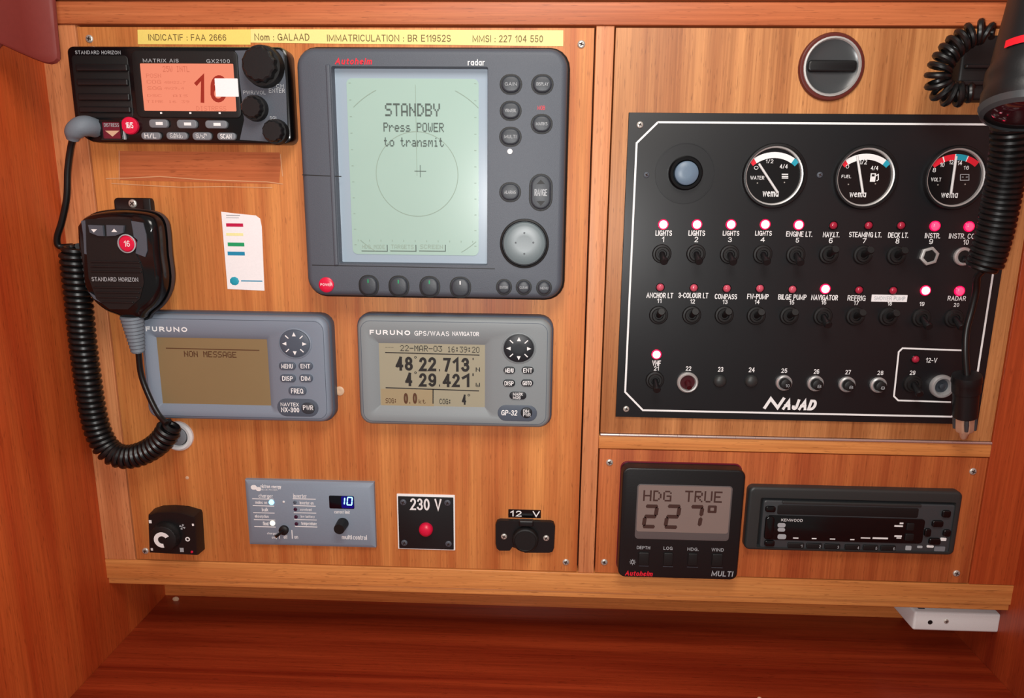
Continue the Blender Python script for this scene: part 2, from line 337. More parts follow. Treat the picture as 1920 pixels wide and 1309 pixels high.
PF = dict((k, bytes.fromhex(v)) for k, v in {' ': '0000000000', '-': '0808080808', '.': '0060600000', '0': '3E4141413E',
    '1': '00427F4000', '2': '4261514946', '3': '2141454B31', '4': '1814127F10', '5': '2745454539', '6': '3C4A494930',
    '7': '0171090503', '8': '3649494936', '9': '064949291E', ':': '0036360000', 'A': '7E1111117E', 'B': '7F49494936',
    'C': '3E41414122', 'D': '7F4141221C', 'E': '7F49494941', 'F': '7F09090901', 'G': '3E4149497A', 'H': '7F0808087F',
    'I': '00417F4100', 'K': '7F08142241', 'L': '7F40404040', 'M': '7F020C027F', 'N': '7F0408107F', 'O': '3E4141413E',
    'P': '7F09090906', 'R': '7F09192946', 'S': '4649494931', 'T': '01017F0101', 'U': '3F4040403F', 'V': '1F2040201F',
    'W': '3F4038403F', 'X': '6314081463', 'Y': '0708700807', 'a': '2054545478', 'e': '3854545418', 'i': '00447D4000',
    'k': '7F10284400', 'm': '7C0418047C', 'n': '7C08040478', 'o': '3844444438', 'r': '7C08040408', 's': '4854545420',
    't': '043F444020'}.items())
def dots(txt, box, d, fill=1.0, mb=None):
    """dot-matrix lettering, 5 by 7 dots a character, filling box"""
    cx, cz, w, h = box; mb = mb or MB(); n = len(txt)*6-1; px = w/n; pz = h/7.0
    for i, ch in enumerate(txt):
        for c in range(5):
            b = PF[ch][c]; r = 0
            while r < 7:
                if b >> r & 1:
                    e = r
                    while e < 6 and b >> (e+1) & 1: e += 1
                    mb.quad(cx-w/2+(i*6+c+0.5)*px, cz+h/2-((r+e+1)/2)*pz, px*fill, pz*(e-r+1), d); r = e+1
                else: r += 1
    return mb
SEG = {'0': 'abcdef', '1': 'bc', '2': 'abged', '7': 'abc'}
def seg7(ch, box, d, t, slant=0.1, mb=None):
    cx, cz, w, h = box; mb = mb or MB(); g = t*0.05
    def P3(x, z): return (cx+x+slant*z, d, cz+z)
    def hz(z):
        a = w/2-t/2-g; mb.add([P3(-a-t*.3, z), P3(-a, z-t/2), P3(a, z-t/2), P3(a+t*.3, z), P3(a, z+t/2), P3(-a, z+t/2)], [(0, 1, 2, 3, 4, 5)])
    def vt(x, z0, z1):
        z0 += g+t*.2; z1 -= g+t*.2
        mb.add([P3(x, z0-t*.2), P3(x+t/2, z0+t*.3), P3(x+t/2, z1-t*.3), P3(x, z1+t*.2), P3(x-t/2, z1-t*.3), P3(x-t/2, z0+t*.3)], [(0, 1, 2, 3, 4, 5)])
    H = h/2-t/2; W = w/2-t/2
    for s in SEG[ch]:
        if s == 'a': hz(H)
        elif s == 'g': hz(0)
        elif s == 'd': hz(-H)
        elif s == 'b': vt(W, 0, H)
        elif s == 'c': vt(W, -H, 0)
        elif s == 'e': vt(-W, -H, 0)
        elif s == 'f': vt(-W, 0, H)
    return mb
def smooth(pts, k=8):
    """Catmull-Rom through points"""
    p = [Vector(q) for q in pts]; p = [p[0]*2-p[1]]+p+[p[-1]*2-p[-2]]; out = []
    for i in range(1, len(p)-2):
        for j in range(k):
            t = j/k; a, b, c, e = p[i-1], p[i], p[i+1], p[i+2]
            out.append(0.5*((2*b)+(c-a)*t+(2*a-5*b+4*c-e)*t*t+(3*b-a-3*c+e)*t**3))
    out.append(p[-2]); return out
def helix(pts, R_, turns, seg=14, ph=0.0, taper=1.0):
    """coil of radius R_ round a smooth path"""
    c = smooth(pts, 24); L_ = [0.0]
    for i in range(1, len(c)): L_.append(L_[-1]+(c[i]-c[i-1]).length)
    N = int(turns*seg); out = []; u = None; j = 0
    for k in range(N+1):
        s = L_[-1]*k/N
        while j < len(c)-2 and L_[j+1] < s: j += 1
        f = (s-L_[j])/max(1e-6, L_[j+1]-L_[j]); p = c[j].lerp(c[j+1], min(1, max(0, f)))
        t = (c[j+1]-c[j]).normalized(); u = t.orthogonal() if u is None else u-t*u.dot(t); u.normalize(); w = t.cross(u)
        a = 2*math.pi*k/seg+ph; e = min(1.0, min(k, N-k)/seg*0.5+0.5) if taper else 1.0
        out.append(p+(u*math.cos(a)+w*math.sin(a))*R_*e)
    return out

# ---------------------------------------------------------------- object helpers
def tag(o, label=None, cat=None, group=None, kind=None):
    if label: o['label'] = label
    if cat: o['category'] = cat
    if group: o['group'] = group
    if kind: o['kind'] = kind
    return o
class Thing:
    """an Empty at the thing's base with its parts; coordinates in board millimetres"""
    def __init__(s, name, label, cat, x, z, d=0.0, group=None):
        s.off = (x, d, z); s.root = bpy.data.objects.new(name, None); C.objects.link(s.root)
        s.root.location = (x/1000, -d/1000, z/1000); s.root.empty_display_size = 0.01
        tag(s.root, label, cat, group)
    def part(s, name, mb, m, parent=None, label=None, kind=None):
        o = bpy.data.objects.new(name, mb.mesh(name, M[m], s.off)); C.objects.link(o)
        o.parent = parent or s.root
        return tag(o, label, None, None, kind)
    def put(s, name, me, x, z, d, parent=None, rot=0.0, label=None):
        """another copy of a shared mesh (built about its own origin)"""
        o = bpy.data.objects.new(name, me); C.objects.link(o); o.parent = parent or s.root
        pd = Vector((0, 0, 0)) if (parent is None or not parent.get('_own')) else Vector(parent['_own'])
        o.location = Vector(((x-s.off[0])/1000, -(d-s.off[1])/1000, (z-s.off[2])/1000))-pd
        o.rotation_euler = (0, rot, 0)
        return tag(o, label)
    def print(s, txt, box, d, m='white', parent=None, bold=0.02, shear=0.0, spacing=1.0):
        return s.part('lettering', text(txt, box, d, bold, shear, spacing=spacing), m, parent)
def single(name, mb, m, label, cat, x, z, d=0.0, group=None):
    o = bpy.data.objects.new(name, mb.mesh(name, M[m], (x, d, z))); C.objects.link(o)
    o.location = (x/1000, -d/1000, z/1000); return tag(o, label, cat, group)
def struct(name, mb, m):
    o = bpy.data.objects.new(name, mb.mesh(name, M[m])); C.objects.link(o); o['kind'] = 'structure'; return o
def screw_mesh(r, h=1.1, m='steel', cross=True):
    """domed cross-head screw"""
    mb = MB().lathe(0, 0, [(r, 0), (r, h*.35), (r*.9, h*.7), (r*.6, h*.95), (r*.25, h)], 16)
    return mb.mesh('screw', M[m])
def slot_mesh(r, h=1.1):
    mb = MB(); mb.box(-r*.55, r*.55, -r*.13, r*.13, h*.8, h+.08); mb.box(-r*.13, r*.13, -r*.55, r*.55, h*.8, h+.081)
    return mb.mesh('screw_slot', M['seam'])
SCR = {}
def screw(t, x, z, d, r=2.6, rot=0.3, m='steel', parent=None):
    k = (r, m)
    if k not in SCR: SCR[k] = (screw_mesh(r, r*.42, m), slot_mesh(r, r*.42))
    o = t.put('screw', SCR[k][0], x, z, d, parent, rot)
    s = bpy.data.objects.new('screw_slot', SCR[k][1]); C.objects.link(s); s.parent = o
    return o

# ================================================================ the setting
XL, XR, ZT, ZB = -388.0, 418.0, 124.6, -327.2
struct('trim_1', MB().box(XL-40, XR+60, ZT, 140.6, -20, 2.0, 0.5), 'railtop')                    # top rail
struct('trim_2', MB().box(XL-40, XR+60, 141.6, 215, -20, 5, 1), 'railtop')                     # moulding above it
struct('trim_3', MB().box(XL-1, -360.2, ZB-0.2, ZT-0.2, -20, 0.2, 0.4), 'stile')               # left stile
struct('trim_4', MB().box(40.6, 54.2, ZB-0.2, ZT-0.2, -20, 0.2, 0.4), 'stile')                 # middle stile
struct('trim_5', MB().box(380.2, XR+1, ZB-0.2, ZT-0.2, -20, 0.4, 0.4), 'stiler')               # right stile
struct('trim_6', MB().box(54.4, 380, -210.4, -199.4, -20, 0.5, 0.4), 'railx')                  # rail below the door
struct('trim_7', MB().box(XL-1, XR+1, -346.4, ZB-0.6, -20, 0.6, 0.5), 'railx')                # bottom rail
struct('trim_8', MB().box(XL-1, XR+1, -353.0, -346.9, -20, -1.2, 1.0), 'railx')               # lip below it
struct('wall_left', MB().box(XL-18, XL, -440, 215, -95, 420), 'sidewall')
struct('wall_right', MB().box(XR, XR+18, -440, 215, -95, 420), 'wallr')
struct('wall_back', MB().box(XL, XR, -425, -353, -100, -89), 'back')
struct('ceiling', MB().box(XL, XR, -353.2, -347, -89, -20), 'under')                           # unseen underside of the instrument locker, added to close and darken the recess

t = Thing('chart_table', 'dark red varnished mahogany table top below the instrument boards', 'table', 0, -438)
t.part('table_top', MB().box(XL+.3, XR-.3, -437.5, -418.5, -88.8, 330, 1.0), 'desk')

# ================================================================ boards
t = Thing('instrument_board', 'large left mahogany veneer board carrying radio, radar and navigation displays', 'panel', -160, ZB)
t.part('board', MB().box(-358.7, 39.2, ZB+0.6, ZT-1.8, -12, 0, 0.15), 'board')
for x, z in ((-349.7, 114.1), (29.7, 111.3), (29.4, -317.5), (-349.9, -318.3)): screw(t, x, z, 0, 3.0)
t.part('screw_cover', MB().lathe(*(-166.2, -164.4), [(4.0, 0), (4.0, .6), (3.0, 1.1), (1.2, .8)], 16), 'capbeige', label='beige screw cover')
t.part('plug', MB().lathe(*(-305.2, -246.7), [(1.6, 0), (1.5, .3), (.6, .5)], 10), 'capbeige')
struct('wall_backing', MB().box(XL, XR, ZB-18, ZT+10, -24, -13), 'seam')

d1 = struct('door_1', MB().box(55.4, 379.0, -196.6, ZT-1.6, -12, 0, 0.15), 'door')
def child(name, mb, m, par, label=None):
    o = bpy.data.objects.new(name, mb.mesh(name, M[m])); C.objects.link(o); o.parent = par; return tag(o, label)
lx, lz = (217.1, 95.8)
la = child('latch', MB().lathe(lx, lz, [(24.5, 0), (24.5, 1.2), (23.6, 2.4), (22.0, 2.8), (21.2, 2.6)], 40, cap1=False), 'ringwood', d1, 'round flush latch with red-brown ring')
child('latch_ring', MB().lathe(lx, lz, [(21.4, 2.4), (21.2, 3.4), (20.0, 3.6), (19.2, 2.6)], 40, cap0=False, cap1=False), 'nickel', la)
child('latch_bowl', MB().lathe(lx, lz, [(19.6, 2.8), (17.5, 1.6), (12, 1.0), (5, .8)], 40, cap0=False), 'latchbowl', la)
child('latch_grip', MB().slab(lx, lz+.4, 36.5, 8.5, 3, .6, 3.8, 1.6), 'black', la)
hz = MB(); child('hinge_leaf', MB().box(55.2, 379.2, -199.2, -196.8, -6, -0.4), 'seam', d1)
kn = MB().spin((-8.1, 0.4, 0), (8.1, 0.4, 0), [(0, 1.0), (0.01, 1.25), (0.99, 1.25), (1, 1.0)], 10).mesh('hinge_knuckle', M['hinge'])
for i in range(20):
    o = bpy.data.objects.new('hinge_knuckle', kn); C.objects.link(o); o.parent = d1
    o.location = ((63.4+16.2*i)/1000, -0.0003, -0.1980)

t = Thing('stereo_board', 'small right mahogany veneer board holding the car stereo and heading display', 'panel', 216, ZB)
t.part('board', MB().box(55.4, 379.0, ZB+0.5, -211.4, -12, 0, 0.15), 'sboard')
for x, z in ((64.2, -223.0), (63.2, -316.5), (368.2, -223.4), (368.0, -317.6)): screw(t, x, z, 0, 3.0)

# rounded dark flap in the top left corner, standing proud of the frame
pts = [(-388.0, 165.0), (-355.0, 165.0), (-331.5, 125.5), (-332.3, 105.3), (-332.6, 91.6), (-333.1, 87.5), (-335.7, 85.4), (-339.2, 84.7), (-343.6, 85.3), (-351.5, 88.1), (-362.2, 92.5), (-372.8, 97.3), (-388.0, 84.0)]
def outline(pts, d, k, cx=None, cz=None):
    cx = sum(p[0] for p in pts)/len(pts) if cx is None else cx; cz = sum(p[1] for p in pts)/len(pts) if cz is None else cz
    return [(cx+(x-cx)*k, d, cz+(z-cz)*k) for x, z in pts]
single('corner_bracket', MB().loft([outline(pts, 60, .96, -388, 150), outline(pts, 62, .985, -388, 150), outline(pts, 64, 1, -388, 150), outline(pts, 66, .985, -388, 150), outline(pts, 67, .95, -388, 150)]), 'bracket',
       'dark red-brown rounded bracket in the top left corner of the frame', 'bracket', -388, 120, 48)

# ================================================================ labels stuck on the left board
t = Thing('label_tape', 'yellow label strip with INDICATIF and Nom lettering above the radio and radar', 'label', *(-146.4, 109.7))
a = (-311.1, 120.7); b = (15.8, 121.1); c = (16.0, 109.8); e = (-311.8, 110.3); f0 = (-222.9, 121.7); g0 = (-223.7, 110.2); g1 = (-223.6, 111.7)
t.part('tape', MB().poly([(a[0], a[1]), (e[0], e[1]), (g0[0], g0[1]), (f0[0], f0[1]-.6)], 0, .3), 'yellow')
t.part('tape', MB().poly([(f0[0]+.1, f0[1]-.4), (g1[0]+.1, g1[1]), (c[0], c[1]), (b[0], b[1])], 0, .35), 'yellow2')
t.print('INDICATIF : FAA 2666', (-272.6, 115.3, 60.9, 4.6), .5, 'labelink', bold=.012)
t.print('Nom : GALAAD', (-198.9, 115.7, 42.5, 5.0), .5, 'labelink', bold=.012)
t.print('IMMATRICULATION : BR E11952S', (-116.6, 115.2, 94.8, 4.9), .5, 'labelink', bold=.012)
t.print('MMSI : 227 104 550', (-26.0, 115.0, 53.3, 4.9), .5, 'labelink', bold=.012)

t = Thing('colour_key_sticker', 'white paper sticker with crimson, yellow, green and blue bars', 'sticker', *(-242.7, -79.2))
t.part('paper', MB().poly([(-256.5, -16.1), (-256.3, -47.4), (-256.1, -78.9), (-225.3, -79.8), (-224.5, -46.9), (-224.1, -27.6), (-225.0, -21.3), (-228.3, -18.8), (-245.7, -17.3)], 0, .35), 'paper')
for bx, m in (((-246.2, -26.6, 14.0, 2.6), 'stred'), ((-246.7, -34.1, 14.1, 2.1), 'styel'), ((-246.2, -42.2, 13.7, 3.0), 'stgrn'), ((-246.6, -49.6, 14.2, 3.0), 'stblu')):
    t.part('colour_bar', MB().quad(*bx, .5), m)
t.part('emblem', MB().lathe(*(-249.8, -72.2), [(3.6, .36), (3.4, .5), (1.0, .55)], 9, 1.1), 'cyan')
t.part('lettering', MB().quad(*(-235.3, -71.9, 17.8, 0.9), .5), 'stblu')
t.part('lettering', MB().quad(*(-246.9, -18.9, 11.4, 0.8), .5), 'greyprint'); t.part('lettering', MB().quad(*(-247.5, -20.9, 10.5, 0.4), .5), 'greyprint')

t = Thing('residue_patch', 'reddish bare patch with pale glue edges under the radio', 'patch', *(-274.5, 4.3))
t.part('patch', MB().poly([(-336.2, 30.6), (-337.9, 7.9), (-208.0, 6.2), (-205.2, 24.8), (-206.1, 30.5)], -.2, .22), 'residue')
for q in ([(-335.4, 30.6), (-337.8, 8.7)], [(-348.3, 9.0), (-330.7, 9.6), (-304.3, 11.1), (-269.7, 8.9), (-243.8, 8.3), (-217.9, 7.8), (-205.0, 6.2)], [(-344.3, 5.3), (-313.8, 3.9), (-287.7, 2.9), (-252.8, 3.7), (-213.8, 3.2)], [(-205.4, 28.8), (-204.6, 12.4)]):
    t.part('glue_line', MB().ribbon(q, .7, .32), 'glue')

# ================================================================ VHF radio
t = Thing('vhf_radio', 'black marine radio with orange display at top left', 'radio', *(-282.5, 35.6))
o = (-274.6, 70.9, 168.5, 70.1)
rcx, rcz, rw, rh = o; x0, x1, z0, z1 = rcx-rw/2, rcx+rw/2, rcz-rh/2, rcz+rh/2
def body(d, i):
    L_ = []
    for qx, qz, a0, r in ((1, 1, 0, 7), (-1, 1, 90, 5), (-1, -1, 180, 16), (1, -1, 270, 6)):
        r = max(.5, r-i)
        for k in range(7):
            an = rad(a0+15*k); L_.append((rcx+qx*(rw/2-i-r)+r*math.cos(an), d, rcz+qz*(rh/2-i-r)+r*math.sin(an)))
    return L_
t.part('case', MB().loft([body(0, 0), body(14, 0), body(15.4, .5), body(16, 1.6)]), 'blackgloss')
sp = t.part('speaker_grille', MB().slab(*(-333.8, 76.7, 43.6, 45.4), 3, 15, 16.4, .6), 'black2')
for bx in ((-332.1, 90.4, 40.0, 5.3), (-332.7, 79.9, 39.7, 5.0), (-332.8, 69.3, 40.3, 5.4), (-333.1, 60.0, 40.5, 4.7)):
    t.part('slat', MB().slab(*bx, 1.2, 15.8, 18.4, 1.1), 'black', sp)
t.part('knob_panel', MB().poly([(-229.4, 102.9), (-227.0, 74.6), (-226.0, 53.4), (-230.4, 38.8), (-194.9, 36.8), (-193.1, 39.1), (-192.2, 82.4), (-193.1, 101.9), (-195.8, 103.8)], 15.5, 16.6), 'charcoal')
w = t.part('window_surround', MB().frame((-268.2, 78.6, 81.4, 48.2), 4, (-267.1, 76.6, 72.0, 34.5), 1, 15.5, 17.4, .9, 16.4, .3), 'black2')
scr = t.part('screen', MB().quad(*(-267.1, 76.6, 73.6, 35.2), 16.6), 'lcdradio', label='orange backlit display reading 16')
t.print('1', (-258.0, 75.5, 7.8, 19.9), 16.8, 'inkred', scr, .03, .08)
t.print('6', (-244.2, 75.7, 12.3, 19.5), 16.8, 'inkred', scr, .03, .08)
t.part('lettering', dots('25W INTL', (-275.4, 89.7, 20.5, 4.2), 16.8), 'inkfaint', scr)
for tx, bx in (('POSN', (-293.1, 84.9, 11.5, 3.0)), ('COG', (-293.3, 80.5, 11.1, 2.7)), ('SOG', (-293.3, 75.9, 11.1, 2.7)), ('TIME 16 39', (-283.8, 66.3, 33.1, 1.9)), ('48N22.7', (-277.1, 80.2, 16.4, 1.9)), ('4W29.4', (-278.1, 76.0, 15.2, 1.9)), ('DSC  AIS', (-283.8, 70.6, 31.4, 1.9)), ('DISTRESS', (-250.7, 61.5, 23.1, 3.5))):
    t.part('lettering', dots(tx, bx, 16.8, .8), 'inkfaint', scr)
t.part('white_tape', MB().slab(*(-237.2, 76.5, 17.6, 13.0), .5, 17.4, 17.8), 'paper', label='scrap of white tape over the display')
t.print('STANDARD HORIZON', (-334.2, 101.2, 34.9, 2.6), 16.8, 'greyprint', bold=.03)
t.print('MATRIX AIS', (-286.1, 95.5, 27.4, 2.6), 17.6, 'greyprint', bold=.04)
t.print('GX2100', (-242.3, 95.3, 17.9, 2.6), 17.6, 'greyprint', bold=.04)
t.print('CH', (-196.7, 77.9, 5.7, 2.7), 17, 'greyprint', bold=.03); t.print('ENTER', (-199.3, 74.6, 12.2, 3.1), 17, 'greyprint', bold=.03)
t.print('PWR/VOL', (-216.5, 73.2, 17.2, 2.7), 17, 'greyprint', bold=.03); t.print('SQL', (-202.8, 55.0, 6.2, 2.3), 17, 'greyprint', bold=.03)
for (x, z), r, h in (((-207.6, 91.4), 15.2, 14), ((-216.1, 61.6), 9.6, 11), ((-201.1, 44.6), 9.6, 11)):
    k = t.part('knob', MB().spin((x, 16.4, z), (x, 16.4+h, z), [(0, r), (.12, r), (.2, r*.97), (.55, r*.94)], 36), 'black2')
    t.part('knob_cap', MB().spin((x, 16.4+h*.5, z), (x, 16.4+h, z), [(0, r*.82), (.85, r*.78), (1, r*.7)], 48, flute=.05, nf=12), 'black', k)
for bx in ((-292.1, 50.1, 14.6, 6.3), (-270.1, 49.9, 15.4, 6.3), (-247.3, 49.8, 17.0, 5.9)):
    k = t.part('key', MB().slab(*bx, 2.4, 16, 18.6, .8), 'keygrey')
    cx, cz, w_, h_ = bx; t.part('lettering', MB().quad(cx+1, cz, 5.5, 2.2, 18.75), 'white', k)
for bx, tx in (((-299.0, 41.0, 15.1, 5.5), 'H/L'), ((-278.7, 41.2, 16.3, 5.5), 'CALL\nMENU'), ((-259.2, 41.1, 14.6, 5.9), 'CLR\nWX'), ((-240.1, 41.1, 14.5, 5.5), 'SCAN')):
    k = t.part('key', MB().slab(*bx, 2.4, 16, 18.4, .8), 'keygrey')
    cx, cz, w_, h_ = bx; t.print(tx, (cx, cz, w_*.6, 3.6), 18.6, 'white', k, .03)
for p in ((-289.5, 57.9), (-266.8, 58.0), (-244.1, 58.1)):
    t.part('tick_mark', MB().quad(p[0], p[1], 1.6, 1.2, 17.6), 'white')
k = t.part('red_key', MB().lathe(*(-314.8, 48.4), [(6.5, 16), (6.5, 18.4), (5.8, 19.2), (3.4, 19.5)], 28), 'redkey', label='round red channel key')
t.print('16/S', ((-313.9, 48.6))+(6, 4.5), 19.7, 'white', k, .02)
k = t.part('distress_flap', MB().slab(*(-329.2, 44.9, 16.3, 14.6), 1, 16, 19, .6), 'darkred', label='dark red distress key flap')
t.part('flap_frame', MB().frame((-329.0, 44.9, 17.6, 15.3), 1.2, (-328.6, 44.8, 13.8, 12.2), .8, 16, 19.6, .4, 18.9), 'blackgloss', k)
t.print('DISTRESS', (-328.2, 48.7, 11.7, 2.7), 19.3, 'greyprint', k, .02)
t.part('arrow_mark', MB().poly([(-333.7, 44.5), (-322.4, 44.6), (-328.3, 40.2)], 19.1, 19.3), 'capbeige', k)
t.part('trim_bar', MB().slab(*(-320.4, 45.1, 2.1, 14.1), .8, 16, 18.5, .4), 'greyprint')

# ================================================================ hand microphone with its coiled cord
t = Thing('microphone_hanger', 'small black hanger clip screwed above the hand microphone', 'bracket', *(-330.6, -18.2))
t.part('clip', MB().slab(*(-326.1, -14.4, 30.2, 17.2), 3.5, 0, 6, 1.2), 'blackgloss')
t.part('clip_rib', MB().slab(*(-312.6, -14.0, 6.5, 15.9), 1, 5, 9, 1.0), 'black2')
screw(t, *(-325.4, -10.4), 6, 3.4, .9)

t = Thing('hand_microphone', 'black hand microphone hanging on its clip with a coiled cord', 'microphone', *(-346.9, -106.4))
mo = [(-356.3, -26.1), (-351.4, -20.8), (-342.2, -17.1), (-324.8, -14.9), (-308.7, -15.5), (-297.7, -17.8), (-292.5, -23.3), (-291.3, -33.0), (-291.7, -49.3), (-291.2, -65.8), (-294.1, -78.4), (-301.1, -88.6), (-309.9, -95.6), (-313.8, -100.3), (-325.5, -100.9), (-333.7, -97.7), (-342.0, -94.4), (-350.5, -86.9), (-356.4, -75.1), (-356.9, -58.5), (-357.4, -42.0)]
mo2 = [(v.x, v.y) for v in smooth([(x, z, 0) for x, z in mo+[mo[0]]], 3)][:-1]
mcx, mcz = (-325.0, -49.8)
t.part('shell', MB().loft([outline(mo2, 9, .86, mcx, mcz), outline(mo2, 14, .99, mcx, mcz), outline(mo2, 21, 1.02, mcx, mcz)]), 'black')
t.part('front_shell', MB().loft([outline(mo2, 21.4, 1.0, mcx, mcz), outline(mo2, 30, .98, mcx, mcz), outline(mo2, 34, .93, mcx, mcz), outline(mo2, 36, .86, mcx, mcz)]), 'blackgloss')
t.part('edge_band', MB().loft([outline(mo2, 18, 1.028, mcx, mcz), outline(mo2, 23, 1.028, mcx, mcz)], False, False), 'charcoal2')
fp = t.part('face_plate', MB().poly([(-345.8, -21.8), (-310.5, -21.4), (-309.7, -33.1), (-310.1, -45.2), (-305.6, -57.4), (-305.2, -69.8), (-309.8, -82.4), (-320.1, -91.0), (-335.0, -91.2), (-344.7, -83.0), (-348.7, -66.3), (-347.9, -45.7)], 35.6, 37), 'black2')
for q in ([(-312.8, -22.3), (-301.4, -24.1), (-299.8, -33.0), (-300.2, -45.1), (-302.4, -50.0), (-309.6, -47.3), (-306.9, -37.1), (-311.5, -33.1)], [(-349.5, -23.1), (-346.5, -22.7), (-345.7, -33.5), (-346.7, -49.0), (-350.0, -48.2), (-349.1, -33.6)], [(-349.9, -78.1), (-344.8, -81.3), (-339.1, -83.8), (-341.1, -86.3), (-346.7, -83.0)]):
    t.part('wear_trim', MB().poly(q, 35.4, 36.8), 'charcoal')
for q, tri in (([(-343.0, -26.1), (-331.8, -26.4), (-331.9, -34.4), (-336.5, -34.1), (-342.4, -31.8)], [(-340.9, -29.3), (-336.3, -29.3), (-339.1, -31.7)]), ([(-328.9, -26.0), (-315.3, -26.2), (-316.7, -31.8), (-322.7, -33.9), (-329.4, -34.4)], [(-325.3, -31.1), (-320.8, -31.1), (-323.0, -28.7)])):
    k = t.part('channel_key', MB().poly(q, 36, 39), 'charcoal'); t.part('arrow_mark', MB().poly(tri, 39, 39.2), 'white', k)
k = t.part('red_key', MB().lathe(*(-314.8, -39.9), [(6.4, 36), (6.4, 38), (5.4, 39), (3, 39.2)], 24), 'redkey')
t.part('key_ring', MB().lathe(*(-314.8, -39.9), [(6.6, 37), (7.2, 38.6), (6.4, 38.9)], 24, cap0=False, cap1=False), 'greyprint', k)
t.print('16', (-314.0, -39.8)+(4.6, 4.6), 39.5, 'white', k)
for v0 in ((-326.0, -54.2, 38.7, 1.2), (-326.0, -57.9, 39.6, 1.2), (-326.0, -61.6, 39.6, 1.2), (-326.7, -74.0, 37.7, 1.3), (-326.7, -77.8, 35.2, 1.3), (-326.9, -81.6, 31.5, 1.3), (-327.5, -85.4, 25.1, 1.3)):
    t.part('slat', MB().slab(*v0, .5, 36.6, 38.0, .4), 'black', fp)
t.print('STANDARD HORIZON', (-327.3, -67.5, 36.7, 3.3), 38, 'greyprint', fp, .03)
a = (-323.0, -97.6); b = (-323.3, -128.2)
t.part('strain_relief', MB().spin((a[0], 28, a[1]), (b[0], 24, b[1]), sum([[(i/10, 8.6-.38*i), (i/10+.06, 8.9-.38*i), (i/10+.08, 7.9-.38*i)] for i in range(10)], [])+[(1, 4.6)], 18), 'bootgrey', label='grey rubber strain relief')
pp = [(-323.0, -125.9)+(24,), (-324.1, -146.6)+(22,), (-320.0, -163.7)+(22,), (-312.1, -180.4)+(24,), (-303.5, -187.2)+(28,)]
t.part('lead', MB().tube([(x, d, z) for x, z, d in [(q.x, q.y, q.z) for q in smooth(pp, 6)]], 2.3, 10), 'rubber')
pp = [(-303.5, -190.8)+(20,), (-314.0, -205.5)+(19,), (-329.9, -216.7)+(18,), (-347.1, -221.4)+(18,), (-360.8, -216.0)+(18,), (-368.6, -199.6)+(18,), (-371.3, -176.2)+(18,), (-372.1, -148.5)+(18,), (-372.4, -121.4)+(18,), (-371.7, -90.5)+(18,), (-371.5, -64.5)+(18,), (-371.2, -44.1)+(18,)]
co = helix([(x, d, z) for x, z, d in pp], 8.0, 50, 14)
t.part('coiled_cord', MB().tube(co, 2.55, 8), 'rubber', label='black coiled cord')
pp = [(-375.2, -44.6)+(12,), (-384.4, -44.6)+(14,), (-384.3, -37.7)+(16,), (-377.3, -24.5)+(18,), (-369.7, -5.8)+(20,), (-365.0, 14.4)+(22,), (-359.5, 30.2)+(24,), (-353.9, 39.9)+(27,)]
t.part('lead', MB().tube([(q.x, q.z, q.y) for q in smooth([(x, z, d) for x, z, d in pp], 6)], 2.5, 10), 'rubber')
pp = [(-355.0, 37.1)+(27,), (-353.0, 41.7)+(28,), (-348.8, 45.6)+(28,), (-344.9, 47.5)+(24,), (-343.4, 46.7)+(16,)]
t.part('plug_boot', MB().tube([(q.x, q.z, q.y) for q in smooth([(x, z, d) for x, z, d in pp], 5)], [4.2, 4.5, 4.9, 5.5, 6, 6.4, 6.6, 6.8, 6.9, 7, 7.2, 7.4, 7.5, 7.6, 7.6, 7.6, 7.6, 7.5, 7.4, 7.3, 7.2], 16), 'bootgrey', label='grey rubber elbow plug')

# ================================================================ radar display
t = Thing('radar_display', 'large charcoal radar unit with grey-green screen reading STANDBY', 'radar', *(-85.6, -86.9))
o = (-81.3, 12.2, 201.0, 184.1); hole = (-97.2, 18.5, 116.1, 145.3)
t.part('case', MB().frame(o, 14, hole, 1.5, 0, 24, 5, 17.5, .8, 5, 7), 'charcoal')
t.part('back_case', MB().slab(o[0], o[1], o[2]+4, o[3]+4, 15, 0, 15, 2), 'black2')
t.part('cover_seam', MB().line([(-180.8, 12.9), (-150.9, 11.9)], .7, 24.08, .3), 'black2')
t.part('side_ridge', MB().slab(*(-157.5, 18.2, 3.3, 147.9), 1, 23, 25.4, 1), 'charcoal')
t.part('bottom_seam', MB().line([(-176.9, -55.7), (-33.4, -56.6)], .6, 24.08, .3), 'black2')
w = t.part('window', MB().quad(*(-98.3, 18.5, 122.3, 152.1), 17.6), 'lcdframe')
sr = (-96.2, 18.2, 99.3, 130.7)
scr = t.part('screen', MB().slab(sr[0], sr[1], sr[2], sr[3], 4, 17.4, 18.0), 'lcdradar', label='grey-green liquid crystal screen')
t.part('lettering', dots('STANDBY', (-96.4, 61.3, 41.5, 9.2), 18.3, 1.15), 'lcdink', scr)
t.part('lettering', dots('Press POWER', (-95.8, 48.8, 45.8, 6.6), 18.3, 1.15), 'lcdink', scr)
t.part('lettering', dots('to transmit', (-95.8, 38.0, 45.6, 6.6), 18.3, 1.15), 'lcdink', scr)
cx, cz = (-93.9, 14.2); R1 = 31.5
t.part('range_ring', MB().sector(cx, cz, R1-.25, R1+.25, 0, 360, 18.17, 64, .1), 'lcdfaint', scr)
for a0, a1 in ((-44, -26), (26, 44), (138, 150), (210, 222)):
    t.part('range_ring', MB().sector(cx, cz, 67.6, 68.1, a0, a1, 18.24, 12, .1), 'lcdfaint', scr)
t.part('heading_line', MB().quad(cx, cz+32, .4, 66, 18.2), 'lcdfaint', scr)
hx, hz_ = (-91.3, 16.6)
t.part('cursor', MB().quad(hx, hz_, 9, .5, 18.2).quad(hx, hz_, .5, 9, 18.22), 'lcdink', scr)
tk = MB()
